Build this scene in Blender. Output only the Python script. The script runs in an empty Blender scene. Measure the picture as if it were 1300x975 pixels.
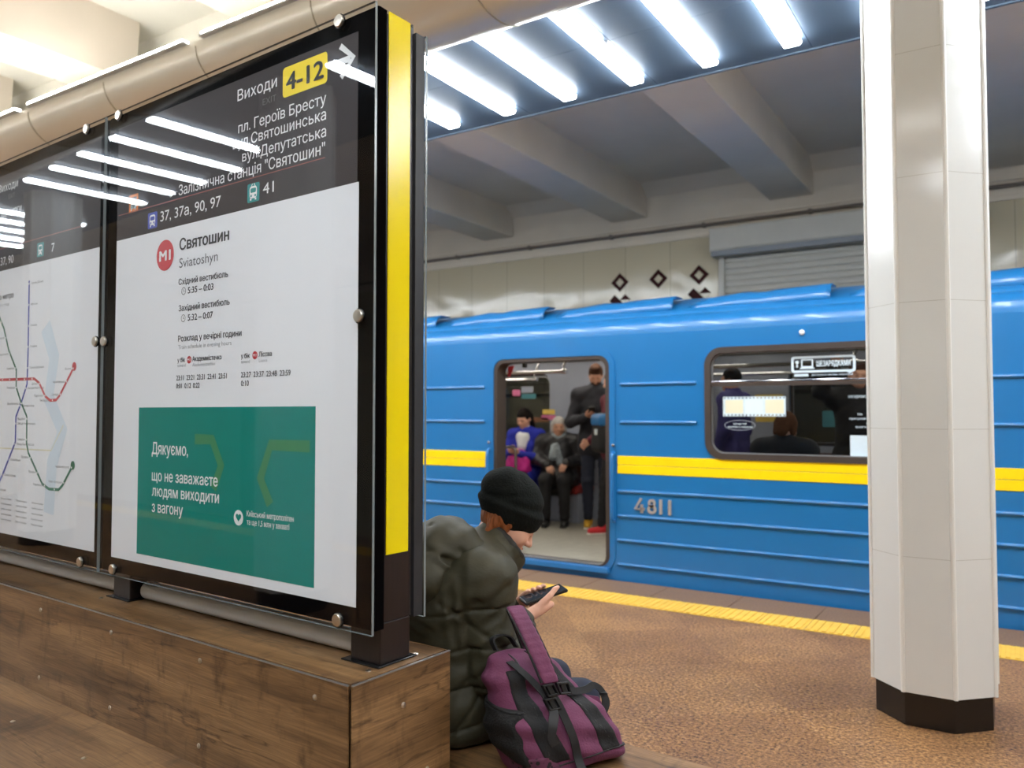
import bpy, bmesh, math, random
import numpy as np
from mathutils import Vector, Matrix, Euler

random.seed(4)
SC = bpy.context.scene
COL = SC.collection
R = math.radians

# ------------------------------------------------------------------ camera, world, exposure
CAM_H = 1.4
cam_data = bpy.data.cameras.new('camera')
cam_data.sensor_width = 36.0
cam_data.lens = 36.0 * 1008.0 / 1300.0
cam_data.clip_start = 0.05
cam_data.clip_end = 100
cam_data.dof.use_dof = True
cam_data.dof.focus_distance = 2.55
cam_data.dof.aperture_fstop = 2.6
cam = bpy.data.objects.new('camera', cam_data)
cam.location = (0, 0, CAM_H)
cam.rotation_euler = (R(90 + 2.07), 0, R(32.57))
COL.objects.link(cam)
SC.camera = cam

world = bpy.data.worlds.new('world')
SC.world = world
world.use_nodes = True
world.node_tree.nodes['Background'].inputs[0].default_value = (0.9, 0.95, 1.0, 1)
world.node_tree.nodes['Background'].inputs[1].default_value = 0.05

SC.view_settings.view_transform = 'Standard'
SC.view_settings.look = 'None'
SC.view_settings.gamma = 1
SC.view_settings.use_curve_mapping = False
SC.view_settings.exposure = 0.1
SC.cycles.use_denoising = True
SC.cycles.max_bounces = 8
SC.cycles.transparent_max_bounces = 16
SC.cycles.sample_clamp_indirect = 6.0

TUBE_POWER = 42.0
COVE_POWER = 52.0
TRAIN_LIGHT = 15.0

# ------------------------------------------------------------------ materials
def lin(c):
    return c / 12.92 if c <= 0.04045 else ((c + 0.055) / 1.055) ** 2.4

def col(r, g, b):
    return (lin(r / 255), lin(g / 255), lin(b / 255), 1)

def nodes_of(m):
    return m.node_tree.nodes, m.node_tree.links

def mat(name, rgb, rough=0.5, metal=0.0, var=0.06, vscale=6.0, bump=0.0, bscale=60.0, spec=0.5, coat=0.0, stretch=(1, 1, 1)):
    m = bpy.data.materials.new(name)
    m.use_nodes = True
    n, l = nodes_of(m)
    p = n['Principled BSDF']
    p.inputs['Roughness'].default_value = rough
    p.inputs['Metallic'].default_value = metal
    p.inputs['Specular IOR Level'].default_value = spec
    p.inputs['Coat Weight'].default_value = coat
    tc = n.new('ShaderNodeTexCoord')
    mp = n.new('ShaderNodeMapping')
    mp.inputs['Scale'].default_value = stretch
    l.new(tc.outputs['Object'], mp.inputs['Vector'])
    nz = n.new('ShaderNodeTexNoise')
    nz.inputs['Scale'].default_value = vscale
    nz.inputs['Detail'].default_value = 4
    l.new(mp.outputs['Vector'], nz.inputs['Vector'])
    c = col(*rgb)
    ramp = n.new('ShaderNodeValToRGB')
    ramp.color_ramp.elements[0].position = 0.3
    ramp.color_ramp.elements[1].position = 0.7
    ramp.color_ramp.elements[0].color = tuple(max(0, x * (1 - var)) for x in c[:3]) + (1,)
    ramp.color_ramp.elements[1].color = tuple(min(1, x * (1 + var)) for x in c[:3]) + (1,)
    l.new(nz.outputs['Fac'], ramp.inputs['Fac'])
    l.new(ramp.outputs['Color'], p.inputs['Base Color'])
    if bump > 0:
        nb = n.new('ShaderNodeTexNoise')
        nb.inputs['Scale'].default_value = bscale
        nb.inputs['Detail'].default_value = 5
        l.new(mp.outputs['Vector'], nb.inputs['Vector'])
        b = n.new('ShaderNodeBump')
        b.inputs['Strength'].default_value = bump
        b.inputs['Distance'].default_value = 0.01
        l.new(nb.outputs['Fac'], b.inputs['Height'])
        l.new(b.outputs['Normal'], p.inputs['Normal'])
    return m

def emit(name, rgb, strength):
    m = bpy.data.materials.new(name)
    m.use_nodes = True
    n, l = nodes_of(m)
    n.remove(n['Principled BSDF'])
    e = n.new('ShaderNodeEmission')
    e.inputs['Color'].default_value = col(*rgb)
    e.inputs['Strength'].default_value = strength
    l.new(e.outputs['Emission'], n['Material Output'].inputs['Surface'])
    return m

def glass_mat(name, tint=(255, 255, 255), refl=1.0, rough=0.0, f0=1.5):
    m = bpy.data.materials.new(name)
    m.use_nodes = True
    n, l = nodes_of(m)
    n.remove(n['Principled BSDF'])
    t = n.new('ShaderNodeBsdfTransparent')
    t.inputs['Color'].default_value = col(*tint)
    g = n.new('ShaderNodeBsdfGlossy')
    g.inputs['Roughness'].default_value = rough
    # Schlick reflectance, the same from both sides of the thin sheet
    fr = n.new('ShaderNodeLayerWeight')
    fr.inputs['Blend'].default_value = 0.5
    r0 = ((f0 - 1) / (f0 + 1)) ** 2
    pw = n.new('ShaderNodeMath'); pw.operation = 'POWER'; pw.inputs[1].default_value = 5
    l.new(fr.outputs['Facing'], pw.inputs[0])
    ma = n.new('ShaderNodeMath'); ma.operation = 'MULTIPLY_ADD'
    ma.inputs[1].default_value = 1 - r0; ma.inputs[2].default_value = r0
    l.new(pw.outputs['Value'], ma.inputs[0])
    mul = n.new('ShaderNodeMath')
    mul.operation = 'MULTIPLY'
    mul.inputs[1].default_value = refl
    l.new(ma.outputs['Value'], mul.inputs[0])
    mx = n.new('ShaderNodeMixShader')
    l.new(mul.outputs['Value'], mx.inputs['Fac'])
    l.new(t.outputs['BSDF'], mx.inputs[1])
    l.new(g.outputs['BSDF'], mx.inputs[2])
    l.new(mx.outputs['Shader'], n['Material Output'].inputs['Surface'])
    return m

def wood_mat(name, axis='x', seed=0.0):
    """rustic oak laminate: long grain along one axis, dark knots and cracks"""
    m = bpy.data.materials.new(name)
    m.use_nodes = True
    n, l = nodes_of(m)
    p = n['Principled BSDF']
    p.inputs['Roughness'].default_value = 0.36
    tc = n.new('ShaderNodeTexCoord')
    mp = n.new('ShaderNodeMapping')
    mp.inputs['Scale'].default_value = (0.8, 5.5, 6.5) if axis == 'x' else (5.5, 0.8, 6.5)
    mp.inputs['Location'].default_value = (seed, seed * 1.7, seed * 0.6)
    l.new(tc.outputs['Object'], mp.inputs['Vector'])
    warp = n.new('ShaderNodeTexNoise')
    warp.inputs['Scale'].default_value = 1.6
    warp.inputs['Detail'].default_value = 3
    l.new(mp.outputs['Vector'], warp.inputs['Vector'])
    add = n.new('ShaderNodeVectorMath')
    add.operation = 'MULTIPLY_ADD'
    add.inputs[1].default_value = (0.35, 0.35, 0.35)
    l.new(warp.outputs['Color'], add.inputs[0])
    l.new(mp.outputs['Vector'], add.inputs[2])
    base = n.new('ShaderNodeTexNoise')
    base.inputs['Scale'].default_value = 1.5
    base.inputs['Detail'].default_value = 6
    base.inputs['Roughness'].default_value = 0.6
    l.new(add.outputs['Vector'], base.inputs['Vector'])
    ramp = n.new('ShaderNodeValToRGB')
    cr = ramp.color_ramp
    cr.elements[0].position = 0.30
    cr.elements[0].color = col(72, 52, 33)
    cr.elements[1].position = 0.70
    cr.elements[1].color = col(152, 117, 79)
    e = cr.elements.new(0.48)
    e.color = col(114, 85, 55)
    l.new(base.outputs['Fac'], ramp.inputs['Fac'])
    # fine grain
    mp2 = n.new('ShaderNodeMapping')
    mp2.inputs['Scale'].default_value = (0.35, 7, 7) if axis == 'x' else (7, 0.35, 7)
    l.new(add.outputs['Vector'], mp2.inputs['Vector'])
    fine = n.new('ShaderNodeTexNoise')
    fine.inputs['Scale'].default_value = 7
    fine.inputs['Detail'].default_value = 4
    l.new(mp2.outputs['Vector'], fine.inputs['Vector'])
    mix = n.new('ShaderNodeMix')
    mix.data_type = 'RGBA'
    mix.blend_type = 'SOFT_LIGHT'
    mix.inputs['Factor'].default_value = 0.95
    l.new(ramp.outputs['Color'], mix.inputs['A'])
    l.new(fine.outputs['Fac'], mix.inputs['B'])
    # dark cracks: thin band of a warped noise
    ck = n.new('ShaderNodeTexNoise')
    ck.inputs['Scale'].default_value = 0.55
    ck.inputs['Detail'].default_value = 6
    ck.inputs['Roughness'].default_value = 0.55
    l.new(add.outputs['Vector'], ck.inputs['Vector'])
    cramp = n.new('ShaderNodeValToRGB')
    k = cramp.color_ramp
    k.elements[0].position = 0.493
    k.elements[0].color = (1, 1, 1, 1)
    k.elements[1].position = 0.507
    k.elements[1].color = (1, 1, 1, 1)
    kk = k.elements.new(0.5)
    kk.color = (0.34, 0.30, 0.27, 1)
    l.new(ck.outputs['Fac'], cramp.inputs['Fac'])
    mul = n.new('ShaderNodeMix')
    mul.data_type = 'RGBA'
    mul.blend_type = 'MULTIPLY'
    mul.inputs['Factor'].default_value = 0.8
    l.new(mix.outputs['Result'], mul.inputs['A'])
    l.new(cramp.outputs['Color'], mul.inputs['B'])
    # blotchy knots across the grain
    mp3 = n.new('ShaderNodeMapping')
    mp3.inputs['Scale'].default_value = (4.2, 1.6, 2.2) if axis == 'x' else (1.6, 4.2, 2.2)
    mp3.inputs['Location'].default_value = (seed * 2.1, 3.3, seed)
    l.new(tc.outputs['Object'], mp3.inputs['Vector'])
    kn = n.new('ShaderNodeTexNoise')
    kn.inputs['Scale'].default_value = 2.2
    kn.inputs['Detail'].default_value = 6
    kn.inputs['Roughness'].default_value = 0.7
    l.new(mp3.outputs['Vector'], kn.inputs['Vector'])
    kr = n.new('ShaderNodeValToRGB')
    kr.color_ramp.elements[0].position = 0.30
    kr.color_ramp.elements[0].color = (0.30, 0.26, 0.22, 1)
    kr.color_ramp.elements[1].position = 0.47
    kr.color_ramp.elements[1].color = (1, 1, 1, 1)
    l.new(kn.outputs['Fac'], kr.inputs['Fac'])
    mul2 = n.new('ShaderNodeMix')
    mul2.data_type = 'RGBA'
    mul2.blend_type = 'MULTIPLY'
    mul2.inputs['Factor'].default_value = 0.85
    l.new(mul.outputs['Result'], mul2.inputs['A'])
    l.new(kr.outputs['Color'], mul2.inputs['B'])
    l.new(mul2.outputs['Result'], p.inputs['Base Color'])
    return m

def floor_mat():
    m = bpy.data.materials.new('granite_floor')
    m.use_nodes = True
    n, l = nodes_of(m)
    p = n['Principled BSDF']
    p.inputs['Roughness'].default_value = 0.42
    p.inputs['Specular IOR Level'].default_value = 0.4
    tc = n.new('ShaderNodeTexCoord')
    mp = n.new('ShaderNodeMapping')
    mp.inputs['Scale'].default_value = (1 / .72, 1 / .72, 1)
    mp.inputs['Rotation'].default_value = (0, 0, R(-39))
    mp.inputs['Location'].default_value = (.612, -.01, .5)
    l.new(tc.outputs['Object'], mp.inputs['Vector'])
    ch = n.new('ShaderNodeTexChecker')
    ch.inputs['Scale'].default_value = 1.0
    ch.inputs['Color1'].default_value = (1.0, 1.0, 1.0, 1)
    ch.inputs['Color2'].default_value = (0.80, 0.77, 0.78, 1)
    l.new(mp.outputs['Vector'], ch.inputs['Vector'])
    nz = n.new('ShaderNodeTexNoise')
    nz.inputs['Scale'].default_value = 62
    nz.inputs['Detail'].default_value = 3
    nz.inputs['Roughness'].default_value = 0.75
    l.new(tc.outputs['Object'], nz.inputs['Vector'])
    ramp = n.new('ShaderNodeValToRGB')
    cr = ramp.color_ramp
    cr.elements[0].position = 0.34
    cr.elements[0].color = col(66, 48, 37)
    cr.elements[1].position = 0.68
    cr.elements[1].color = col(190, 150, 103)
    e = cr.elements.new(0.5)
    e.color = col(144, 104, 68)
    l.new(nz.outputs['Fac'], ramp.inputs['Fac'])
    big = n.new('ShaderNodeTexNoise')
    big.inputs['Scale'].default_value = 3.0
    big.inputs['Detail'].default_value = 5
    l.new(tc.outputs['Object'], big.inputs['Vector'])
    br = n.new('ShaderNodeValToRGB')
    br.color_ramp.elements[0].position = 0.35
    br.color_ramp.elements[0].color = (0.8, 0.78, 0.78, 1)
    br.color_ramp.elements[1].position = 0.65
    br.color_ramp.elements[1].color = (1.1, 1.08, 1.02, 1)
    l.new(big.outputs['Fac'], br.inputs['Fac'])
    m1 = n.new('ShaderNodeMix'); m1.data_type = 'RGBA'; m1.blend_type = 'MULTIPLY'
    m1.inputs['Factor'].default_value = 0.85
    l.new(ramp.outputs['Color'], m1.inputs['A']); l.new(ch.outputs['Color'], m1.inputs['B'])
    m2 = n.new('ShaderNodeMix'); m2.data_type = 'RGBA'; m2.blend_type = 'MULTIPLY'
    m2.inputs['Factor'].default_value = 1.0
    l.new(m1.outputs['Result'], m2.inputs['A']); l.new(br.outputs['Color'], m2.inputs['B'])
    l.new(m2.outputs['Result'], p.inputs['Base Color'])
    return m

def tile_mat(name, rgb, w, h, joint, rough=0.12, bump=0.35, plane='xz', jsize=0.004, loc=(0, 0, 0)):
    """glazed tiles with thin joints and a slightly wavy surface"""
    m = bpy.data.materials.new(name)
    m.use_nodes = True
    n, l = nodes_of(m)
    p = n['Principled BSDF']
    p.inputs['Roughness'].default_value = rough
    tc = n.new('ShaderNodeTexCoord')
    mp = n.new('ShaderNodeMapping')
    mp.inputs['Location'].default_value = loc
    if plane == 'xz':
        mp.inputs['Rotation'].default_value = (R(-90), 0, 0)
    l.new(tc.outputs['Object'], mp.inputs['Vector'])
    b = n.new('ShaderNodeTexBrick')
    b.offset = 0.0
    b.inputs['Scale'].default_value = 1
    b.inputs['Brick Width'].default_value = w
    b.inputs['Row Height'].default_value = h
    b.inputs['Mortar Size'].default_value = jsize
    b.inputs['Color1'].default_value = col(*rgb)
    b.inputs['Color2'].default_value = tuple(x * 0.95 for x in col(*rgb)[:3]) + (1,)
    b.inputs['Mortar'].default_value = col(*joint)
    l.new(mp.outputs['Vector'], b.inputs['Vector'])
    l.new(b.outputs['Color'], p.inputs['Base Color'])
    nz = n.new('ShaderNodeTexNoise')
    nz.inputs['Scale'].default_value = 2.2
    nz.inputs['Detail'].default_value = 1
    l.new(tc.outputs['Object'], nz.inputs['Vector'])
    bp = n.new('ShaderNodeBump')
    bp.inputs['Strength'].default_value = bump
    bp.inputs['Distance'].default_value = 0.03
    l.new(nz.outputs['Fac'], bp.inputs['Height'])
    l.new(bp.outputs['Normal'], p.inputs['Normal'])
    return m

M = {}
M['floor'] = floor_mat()
M['edge_slab'] = mat('edge_slab', (122, 94, 72), 0.5, var=0.25, vscale=70)
M['plaster'] = mat('plaster', (228, 220, 206), 0.85, var=0.05, vscale=1.5, bump=0.1, bscale=25)
M['plaster_beam'] = mat('plaster_beam', (230, 222, 209), 0.8, var=0.05, vscale=1.5, bump=0.1, bscale=25)
M['hall_white'] = mat('hall_white', (232, 228, 216), 0.8, var=0.03, vscale=2)
M['hall_beam'] = mat('hall_beam', (214, 203, 188), 0.75, var=0.04, vscale=2)
M['wall_tile'] = tile_mat('wall_tile', (200, 190, 164), 0.62, 0.9, (160, 150, 130), rough=0.12, bump=0.3)
M['pillar_tile'] = mat('pillar_cladding', (232, 234, 232), 0.13, var=0.015, vscale=3, bump=0.02, bscale=6)
M['pillar_trim'] = mat('pillar_trim', (246, 246, 242), 0.3, var=0.01)
M['pillar_joint'] = mat('pillar_joint', (196, 196, 190), 0.6, var=0.02)
M['skirting'] = mat('black_granite', (22, 18, 17), 0.25, var=0.3, vscale=80)
M['panel_blue'] = mat('grey_blue_panel', (88, 104, 122), 0.42, metal=0.0, var=0.05, vscale=1.5)
M['panel_joint'] = mat('panel_joint', (96, 86, 82), 0.6)
M['cornice'] = mat('cornice_metal', (238, 234, 222), 0.3, metal=0.25, var=0.04, vscale=1.0, stretch=(1, 4, 4))
M['seam'] = mat('seam_grey', (176, 168, 148), 0.5)
M['tube'] = emit('led_tube', (244, 250, 255), TUBE_POWER)
M['cove'] = emit('cove_led', (252, 252, 248), COVE_POWER)
M['train_lamp'] = emit('train_lamp', (255, 246, 232), TRAIN_LIGHT)
M['white_plastic'] = mat('white_plastic', (225, 226, 228), 0.4, var=0.02)
M['grey_plastic'] = mat('grey_conduit', (112, 104, 98), 0.5, var=0.05)
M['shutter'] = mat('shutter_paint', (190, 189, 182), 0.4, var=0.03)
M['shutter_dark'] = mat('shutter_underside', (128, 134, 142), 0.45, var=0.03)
M['maroon'] = mat('maroon_tile', (54, 20, 20), 0.6, var=0.1, spec=0.15)
M['tactile'] = mat('tactile_yellow', (226, 182, 72), 0.55, var=0.08, vscale=12)
M['blue'] = mat('train_blue', (26, 106, 164), 0.3, var=0.03, vscale=2.5, bump=0.02, bscale=4, coat=0.25)
M['blue_rail'] = mat('train_blue_rail', (40, 112, 172), 0.3, var=0.03)
M['yellow'] = mat('train_yellow', (255, 212, 0), 0.35, var=0.03)
M['rubber_brown'] = mat('rubber_brown', (56, 45, 38), 0.55, var=0.1)
M['black'] = mat('black_paint', (14, 13, 14), 0.25, var=0.2)
M['board_black'] = mat('board_black', (11, 10, 11), 0.8, var=0.1, spec=0.0)
M['black_matte'] = mat('black_powder_coat', (40, 40, 43), 0.55, var=0.08, vscale=40)
M['post_brown'] = mat('dark_wenge_post', (34, 24, 22), 0.35, var=0.25, vscale=14, stretch=(6, 6, 0.5))
M['chrome'] = mat('chrome', (220, 220, 222), 0.12, metal=1.0, var=0.02)
M['brushed'] = mat('brushed_steel', (206, 200, 190), 0.28, metal=1.0, var=0.06, vscale=30)
M['number_steel'] = mat('number_steel', (206, 198, 192), 0.3, metal=0.6, var=0.05)
M['alu'] = mat('aluminium', (190, 192, 195), 0.35, metal=0.9, var=0.04)
M['glass'] = glass_mat('clear_glass', (252, 253, 253), 0.62, 0.0, 1.52)
M['train_glass'] = glass_mat('train_glass', (212, 214, 214), 1.0, 0.0, 1.5)
M['glass_edge'] = mat('glass_edge', (128, 136, 138), 0.2, var=0.05)
M['yellow_film'] = mat('yellow_film', (255, 230, 0), 0.2, var=0.03, bump=0.05, bscale=14, stretch=(1, 1, 0.15))
M['wood_x'] = wood_mat('oak_front', 'x', 0.0)
M['wood_top'] = wood_mat('oak_top', 'x', 3.1)
M['wood_end'] = wood_mat('oak_end', 'y', 5.3)
M['wood_seat'] = wood_mat('oak_seat', 'x', 8.2)
M['gap_black'] = mat('joint_black', (26, 24, 20), 0.6)
M['print_white'] = mat('poster_white', (236, 237, 242), 0.55, var=0.005, spec=0.05)
M['print_grey'] = mat('poster_dark_grey', (74, 70, 72), 0.5, var=0.01, spec=0.05)
M['print_green'] = mat('poster_green', (0, 132, 122), 0.5, var=0.02, spec=0.05)
M['ink_black'] = mat('ink_black', (38, 40, 46), 0.6, var=0.01)
M['ink_grey'] = mat('ink_grey', (160, 162, 168), 0.6, var=0.01)
M['ink_dim'] = mat('ink_dim', (112, 110, 112), 0.6, var=0.01)
M['ink_white'] = mat('ink_white', (240, 240, 242), 0.6, var=0.01)
M['ink_red'] = mat('ink_red', (200, 46, 58), 0.5, var=0.01)
M['ink_rule'] = mat('ink_rule', (150, 80, 74), 0.5, var=0.01)
M['ink_blue'] = mat('ink_blue', (58, 74, 180), 0.5, var=0.01)
M['ink_teal'] = mat('ink_teal', (22, 140, 140), 0.5, var=0.01)
M['ink_orange'] = mat('ink_orange', (226, 120, 40), 0.5, var=0.01)
M['ink_yellow'] = mat('ink_yellow', (250, 222, 30), 0.5, var=0.01)
M['ink_green'] = mat('ink_green', (20, 110, 80), 0.5, var=0.01)
M['chevron_olive'] = mat('chevron_olive', (46, 132, 84), 0.5, var=0.01)
M['ink_pale'] = mat('ink_pale_yellow', (226, 220, 190), 0.5, var=0.01)
M['ink_sky'] = mat('ink_pale_blue', (214, 226, 238), 0.5, var=0.01)
# people
M['skin'] = mat('skin', (226, 172, 146), 0.5, var=0.05, vscale=14)
M['skin_b'] = mat('skin_tanned', (196, 146, 120), 0.5, var=0.06, vscale=14)
M['olive'] = mat('olive_nylon', (58, 55, 39), 0.62, var=0.12, vscale=7, bump=0.4, bscale=10, spec=0.4, stretch=(1, 1, 1.7))
M['olive_dark'] = mat('olive_lining', (30, 29, 25), 0.6, var=0.1)
M['beanie'] = mat('black_fleece', (19, 22, 20), 0.95, var=0.25, vscale=9, bump=0.4, bscale=130, spec=0.2)
M['ginger'] = mat('ginger_hair', (136, 74, 34), 0.5, var=0.3, vscale=60, stretch=(4, 4, 0.6))
M['jeans'] = mat('dark_jeans', (26, 32, 50), 0.8, var=0.12, vscale=50, bump=0.1, bscale=180)
M['shoe_black'] = mat('shoe_black', (22, 21, 22), 0.5)
M['phone_black'] = mat('phone_case', (24, 25, 27), 0.3)
M['screen'] = mat('phone_screen', (40, 46, 54), 0.05, var=0.02)
M['purple'] = mat('purple_canvas', (108, 52, 84), 0.75, var=0.1, vscale=18, bump=0.2, bscale=160)
M['bag_black'] = mat('black_canvas', (22, 22, 24), 0.75, var=0.15, vscale=20, bump=0.2, bscale=140)
M['webbing'] = mat('black_webbing', (30, 30, 32), 0.7, var=0.15, vscale=80)
M['buckle'] = mat('buckle_plastic', (18, 18, 20), 0.3)
M['mesh_black'] = mat('mesh_pocket', (14, 14, 15), 0.8, var=0.4, vscale=120, bump=0.5, bscale=160)
M['navy'] = mat('navy_jacket', (24, 26, 36), 0.7, var=0.1)
M['royal'] = mat('royal_blue_knit', (36, 48, 170), 0.85, var=0.12, vscale=30)
M['black_cloth'] = mat('black_cloth', (24, 23, 26), 0.75, var=0.2, vscale=10, bump=0.2, bscale=30)
M['leather'] = mat('black_leather', (34, 33, 36), 0.4, var=0.15, vscale=10, bump=0.25, bscale=25)
M['maroon_cloth'] = mat('maroon_cloth', (92, 24, 40), 0.8, var=0.1)
M['white_cloth'] = mat('white_knit', (224, 226, 230), 0.9, var=0.05, bump=0.3, bscale=60)
M['grey_scarf'] = mat('grey_scarf', (142, 152, 158), 0.9, var=0.3, vscale=20, bump=0.3, bscale=50)
M['grey_hair'] = mat('grey_hair', (182, 178, 172), 0.7, var=0.25, vscale=50)
M['dark_hair'] = mat('dark_hair', (24, 18, 17), 0.75, var=0.2, vscale=50, spec=0.15)
M['brown_hair'] = mat('brown_hair', (66, 44, 32), 0.8, var=0.2, vscale=50, spec=0.15)
M['fair_hair'] = mat('fair_brown_hair', (112, 74, 50), 0.8, var=0.2, vscale=50, spec=0.15)
M['magenta'] = mat('magenta_leather', (206, 42, 146), 0.5, var=0.08)
M['boot_yellow'] = mat('boot_yellow', (206, 158, 40), 0.6, var=0.1)
M['shoe_red'] = mat('shoe_red', (204, 36, 44), 0.6, var=0.05)
M['sole'] = mat('sole_white', (222, 216, 204), 0.7)
M['eye'] = mat('eye_dark', (30, 22, 20), 0.2)
M['lip'] = mat('lips', (180, 100, 92), 0.5)
M['purple_coat'] = mat('violet_jacket', (62, 58, 118), 0.8, var=0.1)
# train interior
M['lino'] = mat('train_lino', (150, 145, 132), 0.5, var=0.1, vscale=10)
M['inner_wall'] = mat('inner_wall', (146, 152, 166), 0.45, var=0.03)
M['inner_cream'] = mat('inner_cream', (172, 168, 152), 0.5, var=0.03)
M['seat_red'] = mat('seat_red', (150, 40, 36), 0.6, var=0.08)
M['seat_brown'] = mat('seat_brown', (70, 44, 36), 0.55, var=0.1)
M['dark_under'] = mat('under_frame', (24, 24, 26), 0.7)
M['track_dark'] = mat('track_bed', (48, 44, 42), 0.9, var=0.2, vscale=30, bump=0.4, bscale=30)
M['rail_steel'] = mat('rail_steel', (120, 110, 104), 0.35, metal=0.8)
M['ad_teal'] = mat('ad_teal', (70, 130, 140), 0.5)
M['ad_pink'] = mat('ad_pink', (206, 110, 150), 0.5)
M['ad_yellow'] = mat('ad_yellow', (222, 190, 90), 0.5)
M['ad_brown'] = mat('ad_brown', (120, 78, 50), 0.5)
M['film_print'] = mat('film_print', (206, 222, 230), 0.5, var=0.12, vscale=9)
M['sticker_white'] = mat('sticker_white', (206, 220, 228), 0.5)

# ------------------------------------------------------------------ mesh builders
class MB:
    def __init__(s):
        s.bm = bmesh.new()
    def box(s, x0, x1, y0, y1, z0, z1, m=None, mi=0):
        vs = [s.bm.verts.new(v) for v in ((x0, y0, z0), (x1, y0, z0), (x1, y1, z0), (x0, y1, z0), (x0, y0, z1), (x1, y0, z1), (x1, y1, z1), (x0, y1, z1))]
        if m is not None:
            for v in vs: v.co = m @ v.co
        for f in ((0, 3, 2, 1), (4, 5, 6, 7), (0, 1, 5, 4), (1, 2, 6, 5), (2, 3, 7, 6), (3, 0, 4, 7)):
            fc = s.bm.faces.new([vs[i] for i in f]); fc.material_index = mi
        return s
    def prism(s, pts, axis, a, b, mi=0):
        """pts 2-D outline; axis x: (y,z), axis y: (x,z), axis z: (x,y)"""
        def mk(p, t):
            return {'x': (t, p[0], p[1]), 'y': (p[0], t, p[1]), 'z': (p[0], p[1], t)}[axis]
        A = [s.bm.verts.new(mk(p, a)) for p in pts]
        B = [s.bm.verts.new(mk(p, b)) for p in pts]
        n = len(pts)
        s.bm.faces.new(A); s.bm.faces.new(B[::-1])
        for i in range(n):
            s.bm.faces.new((A[i], B[i], B[(i + 1) % n], A[(i + 1) % n]))
        for f in s.bm.faces: f.material_index = f.material_index or mi
        return s
    def sheet(s, prof, axis, a, b, close=False):
        """open profile extruded (no caps)"""
        def mk(p, t):
            return {'x': (t, p[0], p[1]), 'y': (p[0], t, p[1]), 'z': (p[0], p[1], t)}[axis]
        A = [s.bm.verts.new(mk(p, a)) for p in prof]
        B = [s.bm.verts.new(mk(p, b)) for p in prof]
        for i in range(len(prof) - 1):
            s.bm.faces.new((A[i], B[i], B[i + 1], A[i + 1]))
        return s
    def tube(s, pts, r, seg=10, caps=True, flat=1.0, closed=False):
        pts = [Vector(p) for p in pts]
        n = len(pts)
        rings = []
        prev = None
        for i, p in enumerate(pts):
            if closed:
                t = (pts[(i + 1) % n] - pts[i - 1]).normalized()
            else:
                t = (pts[min(i + 1, n - 1)] - pts[max(i - 1, 0)]).normalized()
            if prev is None:
                u = t.orthogonal().normalized()
            else:
                u = (prev - t * prev.dot(t)).normalized()
            prev = u
            v = t.cross(u)
            rr = r[i] if isinstance(r, (list, tuple)) else r
            rings.append([s.bm.verts.new(p + u * math.cos(k * 2 * math.pi / seg) * rr + v * math.sin(k * 2 * math.pi / seg) * rr * flat) for k in range(seg)])
        rng = range(n) if closed else range(n - 1)
        for i in rng:
            a, b = rings[i], rings[(i + 1) % n]
            for k in range(seg):
                s.bm.faces.new((a[k], a[(k + 1) % seg], b[(k + 1) % seg], b[k]))
        if caps and not closed:
            s.bm.faces.new(rings[0][::-1]); s.bm.faces.new(rings[-1])
        return s
    def lathe(s, prof, seg=20, m=None):
        rings = []
        for r, z in prof:
            ring = [s.bm.verts.new((r * math.cos(k * 2 * math.pi / seg), r * math.sin(k * 2 * math.pi / seg), z)) for k in range(seg)]
            if m is not None:
                for v in ring: v.co = m @ v.co
            rings.append(ring)
        for a, b in zip(rings, rings[1:]):
            for k in range(seg):
                s.bm.faces.new((a[k], a[(k + 1) % seg], b[(k + 1) % seg], b[k]))
        s.bm.faces.new(rings[0][::-1]); s.bm.faces.new(rings[-1])
        return s
    def ribbon(s, pts, wv, w, t=0.003):
        """flat strap: width vector(s) wv, width w, thickness t"""
        pts = [Vector(p) for p in pts]
        n = len(pts)
        rows = []
        for i, p in enumerate(pts):
            tg = (pts[min(i + 1, n - 1)] - pts[max(i - 1, 0)]).normalized()
            wd = Vector(wv[i]) if isinstance(wv, list) else Vector(wv)
            wd = (wd - tg * wd.dot(tg)).normalized()
            nn = tg.cross(wd)
            rows.append([s.bm.verts.new(p + wd * a * w / 2 + nn * b * t / 2) for a, b in ((-1, -1), (1, -1), (1, 1), (-1, 1))])
        for a, b in zip(rows, rows[1:]):
            for k in range(4):
                s.bm.faces.new((a[k], a[(k + 1) % 4], b[(k + 1) % 4], b[k]))
        s.bm.faces.new(rows[0][::-1]); s.bm.faces.new(rows[-1])
        return s
    def build(s, name, material, parent=None, bevel=0.0, smooth=False, frame=None, segs=2):
        me = bpy.data.meshes.new(name)
        bmesh.ops.recalc_face_normals(s.bm, faces=s.bm.faces)
        s.bm.to_mesh(me); s.bm.free()
        return link(name, me, material, parent, bevel, smooth, frame, segs)

def link(name, me, material, parent=None, bevel=0.0, smooth=False, frame=None, segs=2):
    if material is not None:
        for x in (material if isinstance(material, (list, tuple)) else [material]):
            me.materials.append(x)
    o = bpy.data.objects.new(name, me)
    COL.objects.link(o)
    if frame is not None:
        if parent is None: o.matrix_world = frame
    if parent is not None: o.parent = parent
    if smooth:
        me.shade_smooth()
        if smooth != 'full':
            try: me.set_sharp_from_angle(angle=R(40))
            except Exception: pass
    if bevel > 0:
        b = o.modifiers.new('bevel', 'BEVEL')
        b.width = bevel; b.segments = segs; b.limit_method = 'ANGLE'; b.angle_limit = R(40)
    return o

def empty(name, m=None):
    o = bpy.data.objects.new(name, None)
    o.empty_display_size = 0.1
    COL.objects.link(o)
    if m is not None: o.matrix_world = m
    return o

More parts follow.
